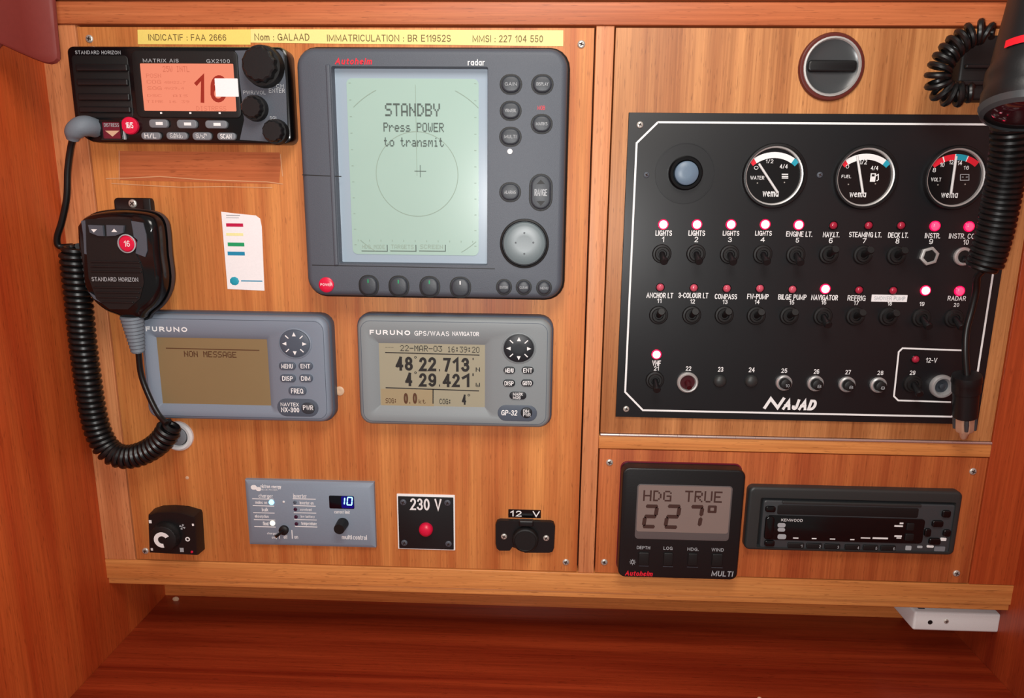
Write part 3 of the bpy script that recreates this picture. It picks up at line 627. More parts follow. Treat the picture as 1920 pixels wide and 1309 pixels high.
for i in range(11):
    for sx in (-1, 1): tk.quad(sr[0]+sx*(sr[2]/2-2.5), sr[1]-58+12*i, 1.6, .4, 18.2)
t.part('tick_marks', tk, 'lcdfaint', scr)
tk = MB()
for i in range(11): tk.quad(sr[0]-45+9*i, (-95.6, -36.4)[1], .5, 1.4, 18.2)
t.part('tick_marks', tk, 'lcdfaint', scr)
for bx, tx in (((-129.1, -41.6, 20.7, 5.4), 'HDG MODE'), ((-106.4, -41.3, 20.6, 5.4), 'TARGETS'), ((-83.5, -41.0, 21.0, 5.4), 'SCREEN')):
    k = t.part('soft_key', MB().quad(bx[0]+.7, bx[1]-.7, bx[2], bx[3], 18.15), 'lcdink', scr)
    t.part('soft_key_face', MB().quad(*bx, 18.2), 'lcdradar', scr); t.part('lettering', dots(tx, (bx[0], bx[1]+.3, bx[2]*.86, bx[3]*.6), 18.28), 'lcdfaint', scr)
t.print('Autohelm', (-138.3, 94.4, 27.7, 4.4), 24.3, 'redprint', bold=.07, shear=.2)
t.print('radar', (-47.8, 94.0, 12.5, 4.4), 24.3, 'white', bold=.03)
def rkey(bx, tx, r, m='charcoal2', tm='greyprint', nm='key', h=.3):
    cx, cz, w_, h_ = bx; k = t.part(nm, MB().slab(cx, cz, w_, h_, r, 23, 26.2, 1.6), m)
    t.part('key_gap', MB().frame((cx, cz, w_+2.6, h_+2.6), r+1.3, (cx, cz, w_+.3, h_+.3), r, 23.4, 24.15, .1, 23.5), 'black2', k)
    if tx: t.print(tx, (cx, cz, w_*.62, h_*.2), 26.35, tm, k, .02)
    return k
for bx, tx in (((-22.3, 78.9, 14.1, 11.8), 'GAIN'), ((0.8, 79.0, 14.0, 11.8), 'DISPLAY'), ((-22.3, 60.4, 13.8, 11.6), 'VRM/EBL'), ((0.8, 51.2, 13.8, 11.7), 'MARKS'), ((-22.3, 41.9, 14.3, 11.8), 'MULTI'), ((-22.1, 1.6, 14.1, 12.2), 'ALARMS')): rkey(bx, tx, 6.2)
k = rkey((1.1, 1.6, 15.3, 25.2), 'RANGE', 8.4)
for q in ([(-2.2, 7.8), (4.2, 7.9), (0.9, 11.0)], [(-2.0, -4.7), (4.4, -4.7), (1.3, -8.2)]): t.part('arrow_mark', MB().poly(q, 26, 26.4), 'black2', k)
t.part('lettering', MB().lathe(*(-22.6, 31.4), [(2.0, 24), (1.9, 24.25), (.5, 24.3)], 16), 'white')
t.print('MOB', (0.3, 62.7, 5.5, 3.0), 24.2, 'redprint', bold=0)
cx, cz = (-10.8, -36.9)
k = t.part('trackpad', MB().lathe(cx, cz, [(16.6, 23.5), (16.6, 25), (15.8, 26.4), (13, 27.2), (6, 26.8)], 48), 'trackpad', label='round grey track pad')
t.part('trackpad_ring', MB().lathe(cx, cz, [(19, 23.8), (18.6, 25), (17.4, 25.4), (16.8, 24.2)], 48, cap0=False, cap1=False), 'black2', k)
for q in ((-17.4, -36.1), (-3.9, -35.9), (-10.7, -44.5), (-10.9, -28.7)): t.part('trackpad_mark', MB().lathe(q[0], q[1], [(.8, 26.4), (.7, 27.25)], 8), 'charcoal2', k)
k = t.part('power_key', MB().lathe(*(-166.0, -71.0), [(6.0, 23.5), (6.0, 25), (5, 25.8), (2.5, 26)], 28), 'redkey', label='round red power key')
t.print('POWER', (-165.5, -70.7)+(9.4, 2.0), 26.2, 'white', k, .03)
for bx, m in (((-132.5, -71.2, 13.5, 14.3), 'stgrn'), ((-108.7, -71.3, 13.9, 14.3), 'stgrn'), ((-84.4, -71.3, 13.8, 14.2), 'stgrn'), ((-60.3, -71.4, 14.2, 14.2), 'white')):
    k = rkey(bx, None, 6.0); t.part('pip', MB().quad(bx[0], bx[1]+3.8, .9, 2.8, 26.3), m, k)
for bx, tx in (((-26.2, -70.7, 10.0, 10.4), 'ENTER'), ((-10.8, -70.6, 10.0, 10.0), 'CLEAR'), ((5.0, -70.8, 9.9, 10.0), 'MENU')): rkey(bx, tx, 5.4)

# ================================================================ navtex receiver and position display
def pad(t, cx, cz, r, d, m, rim):
    k = t.part('direction_pad', MB().lathe(cx, cz, [(r, d-.6), (r, d+.9), (r*.92, d+1.4), (r*.3, d+1.6)], 40, 1.08), m)
    t.part('pad_rim', MB().lathe(cx, cz, [(r*1.14, d-.1), (r*1.12, d+.5), (r*1.05, d+.8), (r*1.02, d+.1)], 40, 1.08, False, False), rim, k)
    for a in range(8):
        c_, s_ = math.cos(rad(45*a)), math.sin(rad(45*a)); X = lambda u, v: (cx+1.06*(u*c_-v*s_), cz+u*s_+v*c_)
        q = [X(r*.55, -r*.13), X(r*.84, 0), X(r*.55, r*.13)] if a % 2 == 0 else [X(r*.55, -r*.035), X(r*.85, -r*.035), X(r*.85, r*.035), X(r*.55, r*.035)]
        t.part('pad_mark', MB().poly(q, d+1.2, d+1.75), 'white', k)
D = 16.0
t = Thing('navtex_receiver', 'slate grey receiver with brown screen reading NON MESSAGE', 'receiver', *(-255.1, -193.5))
o = (-247.8, -143.2, 156.3, 89.4); hole = (-267.3, -146.5, 102.2, 66.5)
t.part('back_case', MB().slab(o[0], o[1], o[2]+3, o[3]+3, 11, 0, 10, 3), 'fdark')
t.part('case', MB().frame(o, 10, hole, 3, 6, D, 4.5, 12.2, 5.2, 5, 6), 'fgrey')
t.part('face_groove', MB().frame((o[0], o[1], o[2]-6.5, o[3]-6.5), 8, (o[0], o[1], o[2]-7.2, o[3]-7.2), 7.6, D-.5, D+.06, .05), 'fdark')
scr = t.part('screen', MB().quad(*(-268.5, -146.5, 94.7, 63.2), 12.4), 'lcdnav', label='brown liquid crystal screen')
t.part('screen_line', MB().line([(-306.2, -127.2), (-228.0, -127.6)], .7, 12.6, .1), 'inkb', scr)
t.part('lettering', dots('NON MESSAGE', (-269.4, -131.7, 43.9, 5.0), 12.6, 1.1), 'inkb', scr)
t.print('FURUNO', (-302.3, -110.5, 34.6, 4.0), D+.15, 'white', bold=.12)
pad(t, *(-196.7, -120.5), 11.3, D, 'fdark', 'fgrey')
for bx, tx in (((-203.9, -139.4, 12.8, 5.9), 'MENU'), ((-188.7, -139.1, 10.6, 5.8), 'ENT'), ((-204.1, -149.8, 12.0, 5.9), 'DISP'), ((-189.0, -149.5, 10.2, 5.9), 'DIM'), ((-196.7, -160.3, 13.8, 6.4), 'FREQ')):
    k = t.part('key', MB().slab(bx[0], bx[1], bx[2]+1, bx[3]+.4, 2.8, D-.5, D+1.2, .6), 'fdark'); t.print(tx, (bx[0], bx[1], bx[2]*.74, bx[3]*.66), D+1.35, 'white', k, .03)
k = t.part('power_field', MB().slab(*(-197.3, -175.0, 34.6, 15.3), 7.5, D-.5, D+.4, .4), 'fdark')
t.print('NAVTEX', (-203.9, -172.3, 15.2, 3.2), D+.55, 'white', k, .03); t.print('NX-300', (-203.7, -176.9, 15.3, 4.2), D+.55, 'white', k, .04)
t.part('power_key', MB().slab(*(-188.6, -175.2, 11.2, 9.7), 4.5, D, D+1.0, .6), 'charcoal2', k); t.print('PWR', (-188.4, -174.5, 8.5, 4.2), D+1.15, 'white', k, .02)

t = Thing('position_display', 'grey navigator display showing latitude and longitude digits', 'display', *(-69.7, -195.4))
o = (-66.9, -143.0, 158.0, 91.5); hole = (-85.3, -146.0, 100.7, 66.6)
t.part('back_case', MB().slab(o[0], o[1], o[2]+3, o[3]+3, 11, 0, 10, 3), 'fdark')
t.part('case', MB().frame(o, 10, hole, 3, 6, D, 4.5, 12.2, 7.2, 5, 6), 'fgrey2')
t.part('face_groove', MB().frame((o[0], o[1], o[2]-6.5, o[3]-6.5), 8, (o[0], o[1], o[2]-7.2, o[3]-7.2), 7.6, D-.5, D+.06, .05), 'fdark')
scr = t.part('screen', MB().quad(*(-85.0, -146.5, 89.0, 62.5), 12.35), 'lcdgps', label='grey-green liquid crystal screen')
t.part('amber_field', MB().quad(*(-106.2, -166.8, 43.6, 17.0), 12.42), 'lcdgpsw', scr)
t.part('lettering', dots('---', (-120.1, -123.1, 7.0, 1.3), 12.6), 'ink', scr)
t.part('lettering', dots('22-MAR-03', (-94.0, -123.5, 34.5, 4.9), 12.6, .85), 'ink', scr); t.part('lettering', dots('16:39:20', (-59.4, -123.8, 26.1, 4.9), 12.6, .85), 'ink', scr)
for q in ([(-123.7, -127.4), (-46.3, -128.2)], [(-124.1, -157.3), (-46.7, -158.4)], [(-84.7, -157.8), (-84.9, -170.2)]):
    t.part('screen_line', MB().line(q, .8, 12.6, .1), 'ink', scr)
for ch, bx in (('4', (-112.1, -136.6, 6.2, 11.7)), ('8', (-104.4, -136.5, 6.6, 11.7)), ('2', (-92.7, -136.7, 6.2, 11.7)), ('2', (-85.1, -136.5, 6.6, 11.7)), ('.', (-79.2, -141.4, 1.8, 1.8)), ('7', (-73.0, -136.8, 6.1, 11.7)), ('1', (-65.8, -136.6, 4.8, 11.7)), ('3', (-57.9, -136.5, 6.6, 11.7)),
               ('4', (-104.7, -149.8, 5.7, 11.4)), ('2', (-93.0, -150.0, 6.2, 11.4)), ('9', (-85.2, -149.9, 6.6, 11.3)), ('.', (-79.3, -154.5, 1.8, 1.8)), ('4', (-73.3, -150.1, 6.6, 11.3)), ('2', (-65.6, -149.9, 6.2, 11.3)), ('1', (-57.7, -149.8, 6.2, 11.3)),
               ("'", (-51.5, -131.4, 1.7, 1.8)), ("'", (-51.6, -144.7, 1.8, 2.3))):
    t.print(ch, bx, 12.62, 'ink', scr, .075)
for q in ((-98.8, -131.0), (-99.0, -144.0), (-55.1, -162.2)): t.part('degree_mark', MB().sector(q[0], q[1], .5, 1.0, 0, 360, 12.62, 12, .05), 'ink', scr)
for tx, bx, m in (('N', (-47.6, -140.3, 3.5, 3.6), 'ink'), ('W', (-47.6, -153.4, 3.5, 3.6), 'ink'), ('SOG:', (-119.7, -168.4, 9.4, 4.1), 'inkb'), ('kt', (-93.9, -168.5, 5.8, 3.7), 'inkb'), ('COG:', (-74.6, -168.1, 9.8, 4.6), 'ink')):
    t.part('lettering', dots(tx, bx, 12.62), m, scr)
for ch, bx, m in (('0', (-107.4, -166.1, 3.6, 9.2), 'inkb'), ('.', (-104.2, -169.9, 1.3, 1.4), 'inkb'), ('0', (-99.9, -165.9, 3.6, 9.2), 'inkb'), ('4', (-59.1, -166.2, 3.5, 8.7), 'ink')): t.print(ch, bx, 12.63, m, scr, .05)
t.print('FURUNO', (-118.5, -110.0, 33.0, 3.9), D+.15, 'white', bold=.12); t.print('GPS/WAAS', (-84.6, -110.2, 28.1, 3.9), D+.15, 'white', bold=.02); t.print('NAVIGATOR', (-57.2, -110.0, 21.5, 3.5), D+.15, 'white', bold=.04)
pad(t, *(-14.2, -121.1), 11.3, D, 'fblack', 'fgrey2')
for bx, tx in (((-21.7, -139.4, 9.5, 5.8), 'MENU'), ((-6.8, -139.1, 9.9, 5.8), 'ENT'), ((-21.8, -150.2, 10.0, 5.8), 'DISP'), ((-7.1, -149.8, 10.0, 5.8), 'GOTO')):
    k = t.part('key', MB().slab(bx[0], bx[1], bx[2], bx[3], 3, D-.5, D+1.2, .6), 'fblack'); t.print(tx, (bx[0], bx[1], bx[2]*.74, bx[3]*.62), D+1.35, 'white', k, .03)
bx = (-14.5, -160.6, 13.9, 6.3); k = t.part('key', MB().slab(*bx, 3.2, D-.5, D+1.2, .6), 'fblack'); t.print('MARK\nMOB', (bx[0], bx[1], bx[2]*.58, bx[3]*.86), D+1.35, 'white', k, .03)
k = t.part('power_field', MB().slab(*(-14.8, -175.8, 32.5, 13.7), 7, D-.5, D+.4, .4), 'fdark'); t.print('GP-32', (-21.4, -175.4, 13.2, 4.6), D+.55, 'white', k, .04, .1)
t.part('power_key', MB().slab(*(-7.3, -175.1, 9.6, 9.1), 4.5, D, D+1.0, .6), 'fblack', k); t.print('DIM\nPWR', (-6.9, -175.1, 6.1, 5.9), D+1.15, 'white', k, .02)

# ================================================================ lower left: grommet, heater control, charger panel, 230 V plate, 12 V socket
t = Thing('round_grommet', 'round silver ring with grey centre below the receiver', 'ring', *(-310.4, -220.1))
x, z = (-309.3, -207.8)
t.part('ring', MB().lathe(x, z, [(13.4, 0), (13.2, 2), (11.6, 3.6), (9.4, 3.2), (8.6, 1.2)], 40, cap1=False), 'offwhite')
t.part('insert', MB().lathe(x-.5, z, [(8.6, .3), (8.2, 2.0), (7.6, 2.4), (2, 2.4)], 32), 'keygrey'); t.part('shadow_gap', MB().lathe(x, z, [(9, .2), (9, .9)], 32), 'black2')

t = Thing('heater_control', 'black rotary heater control with white dial arc at bottom left', 'control', *(-323.8, -322.8))
hp = [(-336.8, -279.9), (-336.5, -276.9), (-328.7, -274.1), (-318.2, -273.3), (-306.4, -274.0), (-295.4, -277.2), (-294.7, -280.2), (-295.7, -314.3), (-339.2, -313.1)]
hcx, hcz = (-316.4, -295.0)
t.part('housing', MB().loft([outline(hp, 0, 1.03, hcx, hcz), outline(hp, 11.5, 1.0, hcx, hcz), outline(hp, 13, .97, hcx, hcz)]), 'black')
kx, kz = (-321.5, -295.6)
k = t.part('knob', MB().spin((kx, 13, kz), (kx, 20, kz), [(0, 13), (.25, 13), (.4, 12.2), (.95, 11.6), (1, 11)], 48, flute=.015, nf=24), 'black2')
t.part('dial_arc', MB().sector(kx-.4, kz-.8, 3.6, 7.2, -190, 60, 20.25, 24, .2), 'white', k)
for q, r in (((-334.8, -282.9), 1.5), ((-336.0, -309.4), 1.2), ((-297.0, -284.8), 1.1)): t.part('icon', MB().quad(q[0], q[1], r*1.6, r*2, 13.2), 'white')
fx, fz = (-306.7, -287.1); fm = MB()
for a in range(4): fm.sector(fx, fz, .4, 2.6, a*90, a*90+45, 13.25, 3)
t.part('fan_icon', fm, 'greyprint')
t.part('ring_icon', MB().sector(*(-303.0, -298.7), 1.1, 2.1, 0, 360, 13.25, 20), 'white'); t.part('grid_icon', MB().quad(*(-309.1, -309.1), 3.4, 4, 13.2), 'greyprint')
t.part('pilot_lamp', MB().lathe(*(-300.2, -310.8), [(1.1, 13), (1, 13.6), (.4, 13.9)], 12), 'redkey')

t = Thing('charger_panel', 'blue-grey charger and inverter remote with lit blue digits', 'panel', *(-198.8, -309.5))
o = (-195.5, -276.2, 113.6, 61.7); cx, cz, w_, h_ = o
def q4(d, i): return [(cx-w_/2+i, d, cz-h_/2+i), (cx+w_/2-i, d, cz-h_/2+i), (cx+w_/2-i, d, cz+h_/2-i), (cx-w_/2+i, d, cz+h_/2-i)]
t.part('case', MB().loft([q4(0, 0), q4(3.4, .2), q4(6, 4.5)]), 'vgrey')
E6 = 6.15
def slope(mb): mb.v = [(x, min(6.0, 3.4+(cz+h_/2-.2-z)/4.3*2.6)+.2+(d-6)*.5, z) for x, d, z in mb.v]; return mb
t.part('lettering', slope(text('victron energy', (-228.7, -250.6, 18.4, 4.0), 6, .03)), 'white'); t.part('lettering', slope(text('BLUE POWER', (-229.9, -253.4, 13.7, 1.5), 6, .0)), 'white')
t.part('emblem', slope(MB().slab(*(-243.6, -251.5), 5.4, 4.2, 2, 5.9, 6.0)), 'white'); t.part('emblem', slope(MB().slab(*(-239.5, -252.9), 4.6, 3.8, 1.8, 5.95, 6.3)), 'white')
for tx, bx in (('charger', (-233.6, -259.5, 12.7, 4.5)), ('inverter', (-203.4, -258.4, 11.8, 4.0)), ('mains on', (-238.0, -265.3, 10.4, 3.0)), ('bulk', (-235.1, -272.0, 5.7, 3.5)), ('absorption', (-238.4, -278.7, 12.4, 3.5)), ('float', (-235.3, -285.2, 5.2, 3.6)), ('inverter on', (-197.9, -264.7, 12.2, 3.0)), ('overload', (-198.9, -271.0, 9.9, 2.5)), ('low battery', (-197.6, -277.8, 12.3, 3.0)), ('temperature', (-196.8, -284.6, 13.8, 3.6)), ('current limit', (-167.0, -272.4, 13.6, 3.0)), ('charger', (-230.4, -294.7, 8.6, 2.6)), ('only', (-228.3, -298.5, 4.8, 3.1)), ('off', (-218.4, -297.4, 3.3, 3.6)), ('on', (-208.9, -297.7, 3.3, 2.6))):
    t.print(tx, bx, E6, 'white', bold=.01)
t.print('multi', (-163.7, -296.1, 9.0, 4.1), E6, 'white', bold=.04); t.print('control', (-152.1, -296.0, 12.3, 4.6), E6, 'white', bold=.01)
for bx in ((-236.4, -262.1, 18.9, 0.7), (-236.3, -268.6, 19.0, 0.7), (-236.3, -275.2, 19.0, 0.7), (-236.2, -281.8, 19.0, 0.7), (-236.2, -288.4, 19.1, 0.7), (-199.8, -261.1, 20.2, 0.7), (-199.9, -267.6, 19.8, 0.7), (-199.8, -274.2, 19.9, 0.7), (-199.7, -280.7, 19.9, 0.7), (-199.5, -287.3, 19.9, 0.7), (-223.9, -295.1, 0.7, 8.7), (-212.4, -295.0, 0.8, 8.2)):
    t.part('rule', MB().quad(*bx, E6), 'white')
for q, r, m in (((-229.0, -265.1), 2.4, 'ledblue'), ((-229.3, -284.8), 2.4, 'ledamb'), ((-208.1, -271.0), 1.7, 'ledpurple'), ((-208.0, -278.1), 1.7, 'ledpurple'), ((-207.9, -284.7), 1.7, 'ledpurple'), ((-208.2, -264.5), 1.6, 'fdark'), ((-218.1, -264.3), 1.1, 'offwhite')):
    t.part('indicator_lamp', MB().lathe(q[0], q[1], [(r, 5.8), (r*.95, 6.4), (r*.5, 6.8)], 16), m)
s_ = t.part('display', MB().slab(*(-167.0, -263.3, 22.0, 12.0), 1.2, 5.6, 6.3, .2), 'darkscreen', label='dark display with lit blue digits 10')
t.part('lit_field', MB().slab(*(-161.8, -263.1, 10.8, 11.0), 1, 6, 6.4), 'bluescreen', s_)
t.part('digit', seg7('1', (-167.1, -261.9, 6.6, 7.5), 6.6, 1.0), 'cyanseg', s_); t.part('digit', seg7('0', (-159.8, -261.9, 5.1, 8.0), 6.6, 1.0), 'cyanseg', s_)
x, z = (-166.7, -283.0)
t.part('rotary_knob', MB().spin((x, 6, z), (x-.5, 17, z-.5), [(0, 5.2), (.6, 4.9), (1, 4.6)], 24), 'black2')
x, z = (-219.2, -290.6)
k = t.part('toggle_switch', MB().lathe(x, z, [(4.2, 6), (4.2, 8.5), (3, 9.4), (1.6, 9.6)], 20), 'black2'); t.part('lever', MB().spin((x, 9, z), (x-4.6, 15, z-2.4), [(0, 1.1), (1, 1.5)], 12), 'blackgloss', k)

t = Thing('mains_plate', 'black 230 V plate with white edge and red pilot lamp', 'plate', *(-94.3, -309.0))
bx = (-94.2, -282.6, 50.9, 52.3)
t.part('backing', MB().slab(*bx, .5, 0, 1.2, .2), 'white'); t.part('face', MB().slab(bx[0], bx[1]-.4, bx[2]-2.4, bx[3]-3.0, .5, 1, 2.0, .2), 'plate')
t.print('230 V', (-94.0, -265.1, 27.6, 11.0), 2.2, 'white', bold=.03)
t.part('pilot_lamp', MB().lathe(*(-94.2, -288.4), [(6.2, 2), (6.2, 4), (5.4, 6), (3.4, 7.2), (1, 7.6)], 28), 'redkey', label='domed red pilot lamp')
for q in ((-113.9, -263.7), (-75.1, -263.2), (-113.8, -302.3), (-74.5, -302.1)): screw(t, *q, 1.8, 2.9, .4, 'charcoal')

t = Thing('voltage_label', 'small black label reading 12 V above the socket cover', 'label', *(-7.5, -277.3))
t.part('tape', MB().slab(*(-7.8, -272.3, 28.4, 7.5), .3, 0, .5), 'blackgloss'); t.print('12  V', (-7.4, -272.2, 25.6, 5.5), .65, 'white', bold=.07)

t = Thing('power_socket', 'black 12 volt socket with round flip cover and two screws', 'socket', *(-7.1, -309.4))
n0 = [(-33.0, -281.6), (-31.6, -278.5), (-28.8, -277.4), (14.8, -277.7), (17.6, -278.6), (19.1, -282.1), (18.6, -302.4), (17.3, -306.0), (14.5, -307.1), (-7.0, -307.7), (-12.7, -304.3), (-18.3, -302.5), (-20.6, -306.1), (-29.6, -306.4), (-31.9, -304.4), (-32.9, -299.8)]
ncx, ncz = (-6.8, -291.9)
t.part('flange', MB().loft([outline(n0, 0, 1, ncx, ncz), outline(n0, 3.4, 1, ncx, ncz), outline(n0, 4.2, .985, ncx, ncz)]), 'black')
x, z = (-6.7, -293.4)
k = t.part('flip_cover', MB().lathe(x, z, [(11.4, 3.5), (11.4, 8), (10.6, 9.4), (9.4, 9.8), (9.0, 9.3), (2, 9.3)], 40), 'black2')
t.part('cover_hinge', MB().slab(*(-6.2, -278.1, 12.5, 5.5), 1, 4, 8.4, 1.2), 'black', k)
for q in ((-25.4, -292.4), (11.4, -292.8)): screw(t, *q, 4.2, 2.7, .5)

# ================================================================ switch panel on the door
SP = Thing('switch_panel', 'black switch panel with three gauges and rows of red lamps', 'switch panel', *(218.7, -181.8))
t = SP; a = (67.6, 61.2); b = (67.3, -181.5)
px0 = (a[0]+b[0])/2; pz1 = (196.7, 62.2)[1]; pz0 = (220.2, -181.6)[1]; px1 = (364.9, -111.4)[0]
t.part('plate', MB().box(px0, px1, pz0, pz1, 0, 2.0, .3), 'plate')
bl = (74.4, -55.6)[0]; br = (358.2, -94.1)[0]; bt = (197.4, 55.2)[1]; bb = (219.5, -175.3)[1]
bw = 1.5; ch = 15.5
t.part('border_line', MB().line([(bl+ch, bt), (br-ch, bt), (br, bt-ch), (br, bb+ch), (br-ch, bb), (bl+ch, bb), (bl, bb+ch), (bl, bt-ch), (bl+ch, bt)], bw, 2.12, .2), 'white')
t.part('border_line', MB().line([(342.9, -119.3), (295.9, -118.4), (293.3, -121.5), (294.1, -158.8), (298.0, -162.3), (340.6, -162.8)], 1.3, 2.12, .2), 'white')
for q in ((76.3, 53.2), (75.9, -174.5)): screw(t, *q, 2, 2.6)
for q in ((216.1, 17.1), (83.1, 15.9)): screw(t, *q, 2, 2.3, .5, 'charcoal')
# push button with its round surround
x, z = (112.7, 17.4)
k = t.part('push_button', MB().lathe(x, z, [(23, 1.9), (23, 2.7), (22.3, 2.7), (22.3, 2.3), (12.6, 2.3)], 48, cap1=False), 'plate')
t.part('button_collar', MB().lathe(x, z, [(13, 2), (13, 6), (12, 7.5), (10, 7.5), (9.4, 5)], 40, cap1=False), 'blackgloss', k)
t.part('button_cap', MB().lathe(x+.4, z, [(9.2, 3), (9, 7.5), (8, 8.4), (3, 8.8)], 32), 'bluebutton', k, label='blue-grey button cap')
# gauges
def gauge(bx, zones, tips, caps, needle, label):
    cx, cz, w_, h_ = bx; r = h_/2; g = t.part('gauge', MB().lathe(cx+2, cz, [(r*1.12, 1.9), (r*1.12, 4.4), (r*1.09, 5.6), (r*1.04, 5.8), (r*1.0, 4.2)], 56, cap1=False), 'black', label=label)
    t.part('gauge_ring', MB().lathe(cx+1.2, cz, [(r*1.02, 4.4), (r*1.0, 5.0), (r*.955, 4.6), (r*.94, 2.6)], 56, cap0=False, cap1=False), 'nickel', g)
    t.part('dial', MB().lathe(cx+1, cz, [(r*.98, 2.0), (r*.98, 2.6)], 56), 'dial', g)
    py = cz-.47*r; cx += 1
    for a0, a1, m in zones: t.part('dial_zone', MB().sector(cx, py, r*1.08, r*1.28, a0, a1, 2.8, 12), m, g)
    for tx, box in caps: t.print(tx, box, 2.85, 'white', g, .02)
    if needle: 
        (xa, za), (xb, zb) = needle; t.part('needle', MB().tube([(xa, 3.6, za), (xb, 3.6, zb)], .95, 8), 'offwhite', g)
    for q in ((-.52, -.25), (.42, -.22)): t.part('dial_rivet', MB().lathe(cx+q[0]*r, cz+q[1]*r, [(.6, 2.6), (.4, 3)], 8), 'steel', g)
    return g
g = gauge((179.3, 16.0, 41.5, 44.0), [(-42, -34, 'redprint'), (-34, 33, 'white'), (33, 42, 'cyan')], 0,
      [('0', (166.9, 22.0, 3.3, 2.8)), ('4/4', (187.8, 23.2, 6.1, 3.2)), ('1/2', (176.7, 26.9, 5.7, 2.8)), ('WATER', (168.4, 14.5, 10.6, 2.8)), ('wema', (179.6, 2.3, 12.3, 4.0))],
      ((184.7, 3.5), (168.5, 25.0)), 'round water level gauge')
for v in ((189.3, 17.3, 4.9, 0.8), (189.5, 15.7, 4.9, 0.8), (189.6, 14.5, 4.9, 0.8)): t.part('water_icon', MB().quad(*v, 2.85), 'white', g)
g = gauge((248.7, 15.6, 39.5, 43.4), [(-42, -34, 'redprint'), (-34, 33, 'white'), (33, 42, 'cyan')], 0,
      [('0', (236.1, 23.5, 2.4, 2.8)), ('1/2', (247.7, 27.1, 5.6, 3.6)), ('4/4', (256.7, 22.6, 5.6, 3.2)), ('FUEL', (236.1, 16.1, 7.3, 2.4)), ('wema', (246.3, 2.4, 12.6, 3.6))],
      ((249.8, 3.4), (242.2, 31.6)), 'round fuel gauge')
t.part('pump_icon', MB().quad(*(256.3, 15.5, 4.0, 6.4), 2.85).line([(258.2, 16.7), (260.1, 17.9), (260.6, 13.9), (259.4, 13.1)], .7, 2.85), 'white', g); t.part('pump_icon', MB().quad(*(256.3, 17.1, 2.2, 1.6), 2.95), 'dial', g)
g = gauge((316.4, 15.9, 40.4, 43.3), [(-42, -23, 'redprint'), (-23, -21, 'white'), (-21, -3, 'redprint'), (-3, -1.5, 'white'), (-1.5, 17, 'cyan'), (17, 18.5, 'white'), (18.5, 38, 'redprint')], 0,
      [('8', (301.8, 21.5, 2.4, 3.2)), ('10', (307.2, 25.5, 3.2, 3.2)), ('12', (313.7, 27.5, 3.2, 3.1)), ('14', (320.2, 27.0, 3.2, 3.5)), ('16', (325.5, 23.5, 4.0, 2.8)), ('VOLT', (304.1, 14.5, 7.6, 2.8)), ('wema', (315.8, 2.7, 12.5, 3.6))],
      ((316.3, 4.1), (316.4, 31.8)), 'round volt gauge')
t.part('battery_icon', MB().line([(321.8, 18.5), (328.2, 18.5), (328.8, 14.2), (322.4, 14.1), (321.8, 18.5)], .5, 2.85).line([(323.3, 16.5), (324.5, 16.5)], .5, 2.85).line([(326.1, 16.5), (327.7, 16.6)], .5, 2.85), 'greyprint', g)
# lamps
lr = 4.0
lamp_rim = MB().lathe(0, 0, [(lr, 0), (lr, .8), (lr*.86, 1.3), (lr*.8, .9)], 20, cap1=False).mesh('lamp_rim', M['ledhalo'])
lamp_rim_dark = MB().lathe(0, 0, [(lr*.9, 0), (lr*.9, .8), (lr*.8, 1.2), (lr*.72, .9)], 20, cap1=False).mesh('lamp_rim', M['blackgloss'])
dome = lambda m, k: MB().lathe(0, 0, [(lr*k, 0), (lr*k, 1.0), (lr*k*.85, 2.0), (lr*k*.5, 2.7), (lr*k*.15, 2.95)], 20).mesh('indicator_lamp', M[m])
DM = {'L': dome('led', .8), 'm': dome('ledmid', .82), 'o': dome('ledoff', .76), 'd': dome('ledoffd', .74)}
for i, ((x, z), s_) in enumerate(zip(
        [(98.2, -22.0), (124.5, -21.7), (151.1, -21.4), (177.6, -21.0), (203.6, -21.1), (230.3, -21.2), (257.3, -20.9), (282.2, -20.6), (308.3, -20.7), (334.3, -20.8),
         (98.5, -71.8), (125.3, -71.8), (151.5, -71.9), (177.7, -71.5), (203.4, -71.9), (229.3, -71.1), (255.7, -71.6), (282.4, -71.6), (307.7, -71.2), (334.2, -71.2), (98.5, -127.2), (307.1, -127.2)], 'LLLLLdddmmoooooLddLmLd')):
    o = t.put('indicator_lamp', DM[s_], x, z, 2)
    q = bpy.data.objects.new('lamp_rim', lamp_rim if s_ in 'Lm' else lamp_rim_dark); C.objects.link(q); q.parent = o
